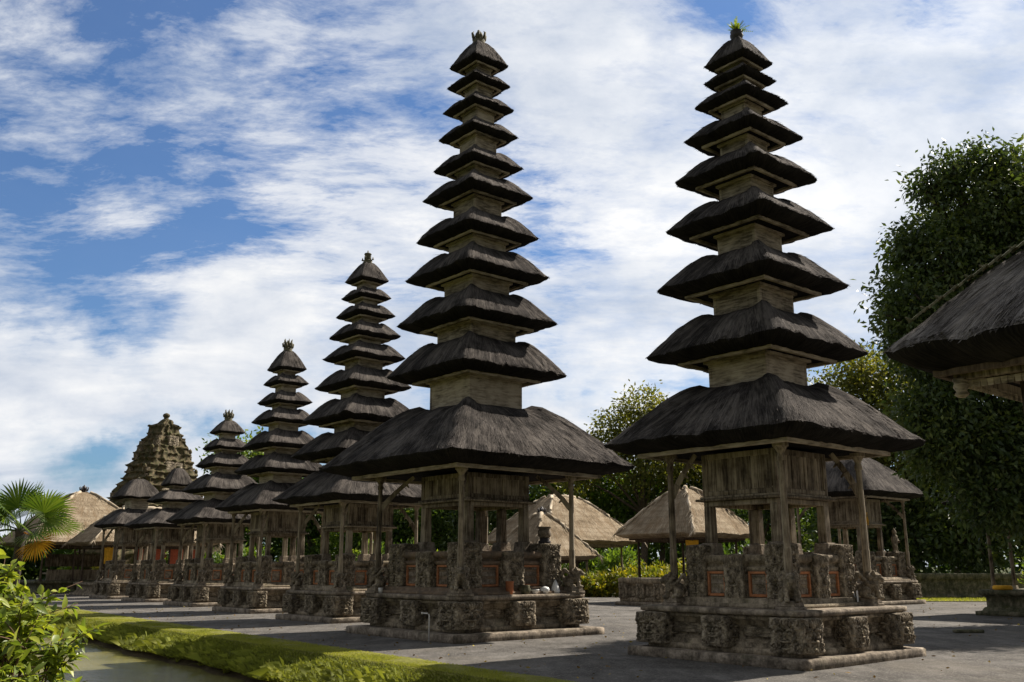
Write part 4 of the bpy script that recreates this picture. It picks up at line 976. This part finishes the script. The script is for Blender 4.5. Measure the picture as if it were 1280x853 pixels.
M3 = pavilion('straw roofed pavilion with a plain rounded peak, seen left of the nearest pagoda legs', (8.75, 48), 2.55, 2.55, .2, .2, 3.25, 2.3, 'straw', 1.7, 1.7, (2.0, .7), 35, None, .05, 1.12, nposts=2)
RB = pavilion('mossy stone platform pavilion with slim posts at the right edge', (19.9, 34.9), 2.9, 2.9, .3, .3, 4.0, 2.0, 'thatch', 1.75, 1.75, (2.15, .88), 37, None, .06, 1.3, nposts=3, group=None, pm='wood')
# the near grey roof that enters the picture on the right
NR = pavilion('grey thatched pavilion with pale carved brackets entering at the right edge', (7.98, 11.7), 2.25, 2.25, .25, .25, 4.44, 1.62, 'greythatch', 1.0, 1.0, (1.15, .8), 38, None, .06, 1.25, thick=.30, thatch_q=3.2, group=None)
mb = MB(); frame_ring(mb, 1.62, 1.62, .09, 4.03, 4.17); NRb = mb.obj('eave_board', M['wood'], NR, .008)
mb = MB()
for s in range(4):
    c_, s_ = math.cos(s * PI / 2), math.sin(s * PI / 2)
    for i in range(36):     # pierced, scalloped fascia
        y = -1.5 + 3.0 * i / 36; mb.quad_shell([(x * c_ - yy * s_, x * s_ + yy * c_, z) for x, yy, z in ((1.50, y + .008, 3.93), (1.515, y + .008, 3.93), (1.515, y + .074, 3.93), (1.50, y + .074, 3.93), (1.50, y, 4.02), (1.515, y, 4.02), (1.515, y + .083, 4.02), (1.50, y + .083, 4.02))])
mb.obj('fascia', M['woodpale'], NR)
for sx_, sy_ in ((-1, -1), (1, -1), (1, 1), (-1, 1)):
    mb = MB(); x, y = sx_ * 1.56, sy_ * 1.56
    mb.lathe([(.05, -.02), (.10, .02), (.07, .06), (.11, .12), (.09, .17), (.11, .22)], 6, (x, y, 3.83)); mb.obj('corner_pendant', M['woodpale'], NR)
# curled ridge tiles along the hips
for sx_, sy_ in ((-1, -1), (1, -1), (1, 1), (-1, 1)):
    mb = MB()
    for i in range(11):
        u = .14 + .8 * i / 11; h = 2.25 + (.25 - 2.25) * u; z = 4.44 + 1.62 * (1 - (1 - u) ** 1.25) + .13 + .10 * u; d1 = Vector((sx_, sy_, 0)).normalized()
        p = Vector((sx_ * h, sy_ * h, z)) * .985 + Vector((0, 0, .05)); sl2 = Vector((-sx_, -sy_, 1.15)).normalized()
        mb.bar(p, p + sl2 * .26, .22, .03, .16, .025); q = p - sl2 * .0
        mb.bar(q, q + d1 * .07 + Vector((0, 0, .05)), .10, .03, .02, .015)
    mb.obj('ridge_tile', M['mossstone'], NR)

# ---------------------------------------------------------------- the carved stone gate
G = thing('stone_gate', 'tall mossy carved stone temple gate rising behind the smallest pagodas', 'gate', (-29.7, 80, 0), R(-28), None)
zs_ = np.concatenate([np.arange(0, 5, 1.0), np.arange(5, 13.4, .56), [13.55]])
lv = [(float(z), float(np.interp(z, [0, 4, 8, 11, 13, 13.6], [2.0, 1.85, 1.5, 1.15, .75, .45])), float(np.interp(z, [0, 4, 5.4, 6.2, 7.6, 8.9, 10.5, 11.6, 12.4, 13.1, 13.6], [6.2, 5.5, 4.7, 4.1, 3.35, 2.7, 2.05, 1.6, 1.2, .85, .5]))) for z in zs_]
prof = []
for i in range(len(lv) - 1):
    z, hx, hy = lv[i]; z2, _, hy2 = lv[i + 1]
    prof += [(z, hx, hy), (z + (z2 - z) * .5, hx * .95, hy * .94), (z + (z2 - z) * .6, hx * 1.01, hy * .985), (z + (z2 - z) * .8, hx * 1.02, hy * 1.0), (z + (z2 - z) * .85, hx * .96, (hy * .4 + hy2 * .6))]
prof += [(13.6, .42, .5), (13.85, .34, .4), (13.98, .15, .2)]
V = []; F = []; n = 34; M4 = 4 * n
for z, hx, hy in prof:
    for k in range(M4):
        s_, i = divmod(k, n); a = -1 + 2 * i / n; x, y = [(a, -1), (1, a), (-a, 1), (-1, -a)][s_]
        rib = 1 + .10 * max(0, math.cos(y * PI * 1.2)) + .07 * math.sin(y * 11 + 3 * mn.noise(Vector((y * 2, z * .7, 1))))
        v = mn.noise_vector(Vector((x * hx * 1.6, y * hy * 1.6, z * 1.6))) * .22 + mn.noise_vector(Vector((x * hx * 3.5, y * hy * 3.5, z * 3.5))) * .20
        V.append((x * hx * rib + v.x, y * hy + v.y, z + v.z * .5))
for i in range(len(prof) - 1):
    for k in range(M4): k2 = (k + 1) % M4; F.append((i * M4 + k, i * M4 + k2, (i + 1) * M4 + k2, (i + 1) * M4 + k))
e = (len(prof) - 1) * M4; F.append(tuple(e + k for k in range(M4)))
link('gate_tower', fastmesh('gate_tower', V, [len(f) for f in F], [i for f in F for i in f], M['gatestone']), G)
rng = random.Random(3)
for i in range(5, len(lv) - 2):
    z, hx, hy = lv[i]
    for sy_ in (-1, 1):
        for sx_ in (-1, 1):
            g = rng.uniform(.7, 1.15)
            if rng.random() < .75: link('corner_ornament', CARVE['small'][rng.randrange(2)], G, (sx_ * hx * rng.uniform(.7, .9), sy_ * (hy + rng.uniform(-.12, .10)), z - .25), rng.uniform(-.3, .3), (.42 * g, .36 * g, .50 * rng.uniform(.7, 1.3)))
    if i in (8, 12, 15):
        for sy_ in (-1, 1):
            mb = MB(); mb.lathe([(.16, 0), (.10, .2), (.09, .45), (.17, .55), (.15, .75), (.02, .9)], 8, (hx * .8, sy_ * (hy + .05), z + .1)); mb.obj('spire', M['gatestone'], G)
    if i % 4 == 1: link('carved_face', CARVE['small'][i % 2], G, (hx * .98, 0, z - .1), PI / 2, (hy * .62, .35, .8))
mb = MB(); mb.lathe([(.42, 0), (.5, .1), (.3, .22), (.26, .36), (.40, .52), (.42, .68), (.30, .84), (.05, .95)], 12, (0, 0, 0)); mb.obj('finial', M['gatestone'], G, loc=(0, 0, 13.85), sc=(.72, .72, .72))
mb = MB(); mb.box(1.72, 1.92, -.9, .9, 0, 3.4); mb.obj('gate_door', M['redpanel'], G, .03)

# ---------------------------------------------------------------- low walls and altar
V_ = square_stack([(.34, -.05), (.34, .12), (.27, .14), (.25, .95), (.30, 1.0), (.33, 1.06), (.33, 1.26), (.28, 1.33), (.1, 1.335)], 7.6, 40, .03, 4, M['mossstone'], 'boundary_wall', 2.5)
tag(link('boundary_wall', V_, None, (26.2, 53.9, 0), R(88)), 'low mossy stone wall with a coping behind the bright strip of lawn', 'wall')
AL = thing('stone_altar', 'low empty carved stone altar base in front of the plain peaked pavilion', 'altar', (6.72, 44.5, 0), GRID)
link('base_step', square_stack([(1.42, -.03), (1.42, .12), (1.38, .15), (1.0, .152)], 0, 16, .014, 3, M['slab'], 'base_step'), AL)
link('body', square_stack([(1.25, .14), (1.25, .3), (1.12, .36), (1.1, .85), (1.2, .92), (1.3, .96), (1.3, 1.16), (1.24, 1.2), (.4, 1.203)], 0, 18, .02, 5, M['stone'], 'body'), AL)
for sx_ in (-1, 1):
    for sy_ in (-1, 1): link('carved_corner', CARVE['corner'][sx_ > 0], AL, (sx_ * 1.05, sy_ * 1.05, .3), 0, (.46, .46, .68))
for s in range(4):
    a = s * PI / 2; link('carved_block', CARVE['small'][s % 2], AL, (math.sin(a) * 1.12, -math.cos(a) * 1.12, .32), a, (.42, .3, .6))
    for fx in (-.5, .5):
        x, y = fx * 1.12, -1.12; link('frieze_panel', CARVE['small'][(s + 1) % 2], AL, (x * math.cos(a) - y * math.sin(a), x * math.sin(a) + y * math.cos(a), .40), a, (.56, .08, .40))

# ---------------------------------------------------------------- small things
c1, c2 = (5.16, 19.35), (-1.0, 25.57)
def lathe_thing(name, label, cat, prof, matk, loc, group=None, n=14, s=1):
    mb = MB(); mb.lathe(prof, n); o = mb.obj(name, M[matk], None, loc=loc, sc=(s, s, s)); return tag(o, label, cat, group)
zt = .95 * 1.08 + .002
lathe_thing('clay_pot', 'small terracotta pot standing on the ledge of the tallest pagoda', 'pot', [(.07, 0), (.09, .06), (.10, .2), (.095, .26), (.11, .30), (.10, .32), (.07, .31)], 'terracotta', local(c2, 1.80, -.28, zt))
lathe_thing('bowl', 'left one of two white offering bowls on the ledge of the tallest pagoda', 'bowl', [(.05, 0), (.09, .03), (.12, .09), (.125, .11), (.10, .10)], 'white', local(c2, 1.84, .50, zt))
lathe_thing('bowl', 'right one of two white offering bowls, the taller rounded one', 'bowl', [(.06, 0), (.11, .04), (.13, .10), (.11, .15), (.06, .17), (.02, .19)], 'white', local(c2, 1.82, .86, zt))
lathe_thing('stone_bowl', 'small dark stone bowl beside the white bowls on the ledge', 'bowl', [(.10, 0), (.13, .04), (.17, .12), (.13, .18), (.15, .22), (.08, .2)], 'mossstone', local(c2, 1.84, .16, zt))
lathe_thing('offering_cone', 'white wrapped offering cone beside the right guardian statue', 'offering', [(.11, 0), (.12, .06), (.09, .18), (.05, .27), (.01, .34)], 'white', local(c2, 1.80, 1.25, zt))
lathe_thing('cup', 'small cream cup on the left end of the tallest pagoda ledge', 'cup', [(.05, 0), (.06, .05), (.065, .13), (.05, .125)], 'whitepaint', local(c2, -1.55, -1.90, zt))
UR = thing('stone_urn', 'dark stone urn with a pale rim on top of a carved pillar', 'urn', local(c2, 1.32, 1.32, .95 * 1.08 + .06 + 1.10 * 1.08 + .05))
mb = MB(); mb.lathe([(.15, -.06), (.17, .02), (.12, .06), (.16, .10)], 12); mb.obj('foot', M['black'], UR)
mb = MB(); mb.lathe([(.12, .10), (.18, .17), (.175, .28), (.14, .33), (.18, .37), (.18, .40), (.1, .40)], 12); mb.obj('bowl', M['slab'], UR)
mb = MB()
for k in range(5): mb.poly([(.03 * math.sin(k), .02 * k - .05, 0), (.05 + .03 * math.sin(k), .02 * k - .03, 0), (.03 + .05 * math.sin(k * 2), .03 * k - .04, .26 - .02 * k), (-.01 + .05 * math.sin(k * 2), .03 * k - .05, .22)])
tag(mb.obj('cloth', M['white'], None, loc=local(c1, 1.22, 1.02, 1.0), rz=.4), 'small white cloth tucked by the right post of the nearest pagoda', 'cloth')
PO = thing('pipe', 'thin white pipe with a bent top standing on the courtyard edge', 'pipe', (-1.92, 22.7, 0))
mb = MB(); mb.tube([(0, 0, -.05), (0, 0, .58), (-.01, 0, .62), (-.04, 0, .64), (-.16, 0, .645)], .017, 8); mb.obj('tube', M['whitepaint'], PO)
mb = MB(); mb.tube([(-.15, 0, .645), (-.19, 0, .645)], .024, 8); mb.obj('end_cap', M['whitepaint'], PO)
tag(link('mossy_slab', square_stack([(.10, 0), (.11, .03), (.105, .075), (.05, .085)], .26, 14, .012, 2, M['mossstone'], 'mossy_slab', 9), None, (12.05, 25.9, 0.0), R(90)), 'small flat moss covered stone slab lying on the courtyard', 'slab')
def cloth_thing(label, loc, w, h, rz):
    V = []; F = []; nx, nz = 12, 10
    for j in range(nz + 1):
        for i in range(nx + 1):
            u = i / nx; x = (u - .5) * w * (1 - .15 * (j / nz)); V.append((x, .05 * math.sin(u * 15 + j * .25) * (.3 + j / nz) + .02 * math.sin(j * .8), -h * j / nz + .02 * math.sin(u * 9) * (j / nz)))
    for j in range(nz):
        for i in range(nx): a = j * (nx + 1) + i; F.append((a, a + 1, a + nx + 2, a + nx + 1))
    o = link('hanging_cloth', fastmesh('hanging_cloth', V, [4] * len(F), [k for f in F for k in f], M['yellow'], smooth=True), None, loc, rz)
    sl = o.modifiers.new('solid', 'SOLIDIFY'); sl.thickness = .012
    return tag(o, label, 'cloth', None)
q = local((8.75, 48), 1.80, -1.80, 2.92); cloth_thing('yellow cloth hanging under the eave of the plain peaked pavilion', q, .62, .85, GRID + PI / 4)
q = local((16.3, 45.9), 1.75, -1.83, 4.1); cloth_thing('yellow cloth tied to a post of the single roofed shrine', q, .36, .6, .3)
q = local((-23.4, 61), 2.02, -2.6, 2.85); cloth_thing('yellow cloth hanging under the eave of the pavilion with red panels', q, .75, 1.0, GRID + PI / 2)
o = lathe_thing('cushion', 'folded yellow cloth lying on the stone platform at the right edge', 'cloth', [(.30, 0), (.34, .04), (.33, .12), (.28, .16)], 'yellow', local((19.9, 34.9), -1.45, -1.75, .884), None, 10)
FG = thing('stone_statue', 'small standing stone figure at the corner of the single roofed shrine', 'statue', local((16.3, 45.9), 1.9, 1.9, 2.22), GRID)
FG.location = local((16.3, 45.9), 1.37, 1.37, 2.26)
link('figure', FIGURE, FG, (0, 0, .10), PI / 4 * 0)
mb = MB(); mb.box(-.22, .22, -.22, .22, 0, .07, .02, .02); mb.box(-.16, .16, -.16, .16, .07, .12, .01, .01); mb.obj('pedestal', M['slab'], FG, .01)

# ---------------------------------------------------------------- fan palm at the far end of the moat
PT = thing('fan_palm', 'fan palm with broad green leaves and an orange dry leaf at the left edge', 'palm', (-20.7, 40.2, 0))
mb = MB(); pts = []; rad = []
for i in range(16):
    u = i / 15; pts.append((.10 * math.sin(u * 2), 0, -.1 + 3.35 * u)); rad.append(.20 - .04 * u + (.018 if i % 2 else 0) + (.07 * max(0, u - .75) * 4))
mb.tube(pts, rad, 12); mb.obj('trunk', M['palmbark'], PT)
rng = random.Random(12)
def frond(az, el, Lp, Rf, m, seed):
    rg = random.Random(seed); Rf *= 1.30; Lp *= 1.14; V = []; F = []; T = []
    d_ = Vector((math.cos(az) * math.cos(el), math.sin(az) * math.cos(el), math.sin(el))); o_ = Vector((.1, 0, 3.15)); s_ = Vector((-math.sin(az), math.cos(az), 0)); up = s_.cross(d_) * -1
    if up.z < 0: up = -up
    mb = MB(); e = o_ + d_ * Lp - Vector((0, 0, .08 * Lp)); mb.tube([o_, o_ + d_ * Lp * .5 + Vector((0, 0, .03)), e], [.035, .024, .02], 6)
    f = mb.obj('leaf_stalk', M[m], PT)
    ns_ = 34
    d2 = (d_ - Vector((0, 0, .15))).normalized(); up2 = s_.cross(d2); up2 = up2 if up2.z > 0 else -up2
    ro = rg.choice((-1, 1)) * rg.uniform(.35, 1.0); s_, up2 = s_ * math.cos(ro) + up2 * math.sin(ro), up2 * math.cos(ro) - s_ * math.sin(ro)
    for k in range(ns_):
        an = (-1 + 2 * k / (ns_ - 1)) * 1.95; L = Rf * (1 - .12 * abs(an)) * rg.uniform(.93, 1.05); da = 1.95 / ns_ * 1.15; tt = rg.uniform(.2, .8)
        b = len(V); V.append(tuple(e))
        for u, wd in ((.35, 1), (.62, .8), (.82, .45), (1.0, .06)):
            for sg in (-1, 1):
                a2 = an + sg * da * wd * min(1, .62 / max(u, .3)) * 1.0
                p = e + (d2 * math.cos(a2) + s_ * math.sin(a2)) * L * u + up2 * (.10 * abs(an) * L * u * .6 + .02 * (k % 2)) - Vector((0, 0, .38 * L * max(0, u - .55) ** 1.5 + .0))
                V.append(tuple(p))
        F += [(b, b + 1, b + 2), (b + 1, b + 3, b + 4, b + 2), (b + 3, b + 5, b + 6, b + 4), (b + 5, b + 7, b + 8, b + 6)]; T += [tt] * 4
    link('frond', fastmesh('frond', V, [len(x) for x in F], [i for x in F for i in x], M[m], T), f)
    f.name = 'palm_leaf'
for i, (az, el, Lp, Rf) in enumerate([(-.35, .35, 1.15, 1.05), (-.15, .75, 1.1, 1.1), (.3, .25, 1.1, 1.0), (-1.2, .3, .95, 1.05), (-1.8, .55, .9, 1.2), (-1.5, 1.1, 1.0, 1.15), (-2.7, .35, 1.1, 1.05), (2.9, .75, 1.0, 1.1), (2.3, .5, 1.1, 1.05), (1.5, .9, 1.0, 1.1), (.8, .8, 1.1, 1.05), (-2.2, .05, 1.0, 1.0), (-.7, .0, 1.05, .95), (3.4, .0, 1.0, .95), (.9, 1.3, .9, 1.1), (-2.5, 1.0, 1.1, 1.15)]):
    frond(az, el, Lp, Rf, 'leaf_palm', i)
frond(-.5, -.35, .95, .8, 'leaf_dry', 50)

# ---------------------------------------------------------------- the bush at the lower left, close to the camera
SB = thing('garden_bush', 'bright green leafy bush with thin stems close by in the lower left corner', 'bush', (-3.25, 5.5, 0))
rng = random.Random(8); mb = MB(); P = []; D = []; T = []; LL = []
r_ = np.random.default_rng(2)
for i in range(78):
    a = rng.uniform(0, 2 * PI); rr = rng.uniform(.1, .72); top = Vector((.12 + math.cos(a) * rr, math.sin(a) * rr * .8, 1.70 - .55 * (rr / .72) ** 2 + rng.gauss(0, .07)))
    b0 = Vector((rng.gauss(0, .05), rng.gauss(0, .05), -.05)); mid = b0.lerp(top, .5) + Vector((math.cos(a) * .12, math.sin(a) * .12, -.05)); q3 = mid.lerp(top, .6) + Vector((rng.gauss(0, .03), rng.gauss(0, .03), .04))
    mb.tube([b0, b0.lerp(mid, .5) + Vector((rng.gauss(0, .03), rng.gauss(0, .03), 0)), mid, q3, top], [.014, .011, .008, .005, .0025], 6)
    for k in range(6):
        s0 = mid.lerp(top, rng.uniform(.0, .85)); e = s0 + Vector((rng.gauss(0, .16), rng.gauss(0, .16), rng.uniform(.02, .22)))
        mb.tube([s0, s0.lerp(e, .5) + Vector((0, 0, .015)), e], [.005, .0035, .0018], 5)
        for j in range(15):
            u = rng.uniform(.15, 1); P.append(s0.lerp(e, u)); D.append(((e - s0).normalized() * .7 + Vector((rng.gauss(0, .8), rng.gauss(0, .8), rng.gauss(-.15, .5))))); T.append(.5 + rng.gauss(0, .2)); LL.append(rng.uniform(.05, .10))
    for j in range(24):
        u = rng.uniform(.35, 1.0); P.append(q3.lerp(top, u)); D.append(Vector((rng.gauss(0, .8), rng.gauss(0, .8), rng.gauss(.1, .5)))); T.append(.6 + rng.gauss(0, .18)); LL.append(rng.uniform(.05, .11))
mb.obj('stem', M['twig'], SB)
V = []; L = []; Z = []; TT = []
for p, d_, tn, l in zip(P, D, T, LL):
    d_ = d_.normalized(); s_ = d_.cross(Vector((rng.gauss(0, .5), rng.gauss(0, .5), 1))).normalized(); up = s_.cross(d_); w = l * rng.uniform(.20, .28); b = len(V)
    c = lambda u, sd, h: tuple(p + d_ * l * u + s_ * w * sd + up * l * (h - .25 * u * u))
    V += [c(0, 0, 0), c(.3, .85, .07), c(.6, .8, .07), c(1, 0, 0), c(.6, -.8, .07), c(.3, -.85, .07), c(.3, 0, 0), c(.62, 0, 0)]
    for f in ((0, 1, 6), (1, 2, 7, 6), (2, 3, 7), (0, 6, 5), (6, 7, 4, 5), (7, 3, 4)): L += [b + i for i in f]; Z.append(len(f)); TT.append(min(1, max(0, tn)))
link('foliage', fastmesh('foliage', V, Z, L, M['leaf_shrub'], TT), SB)
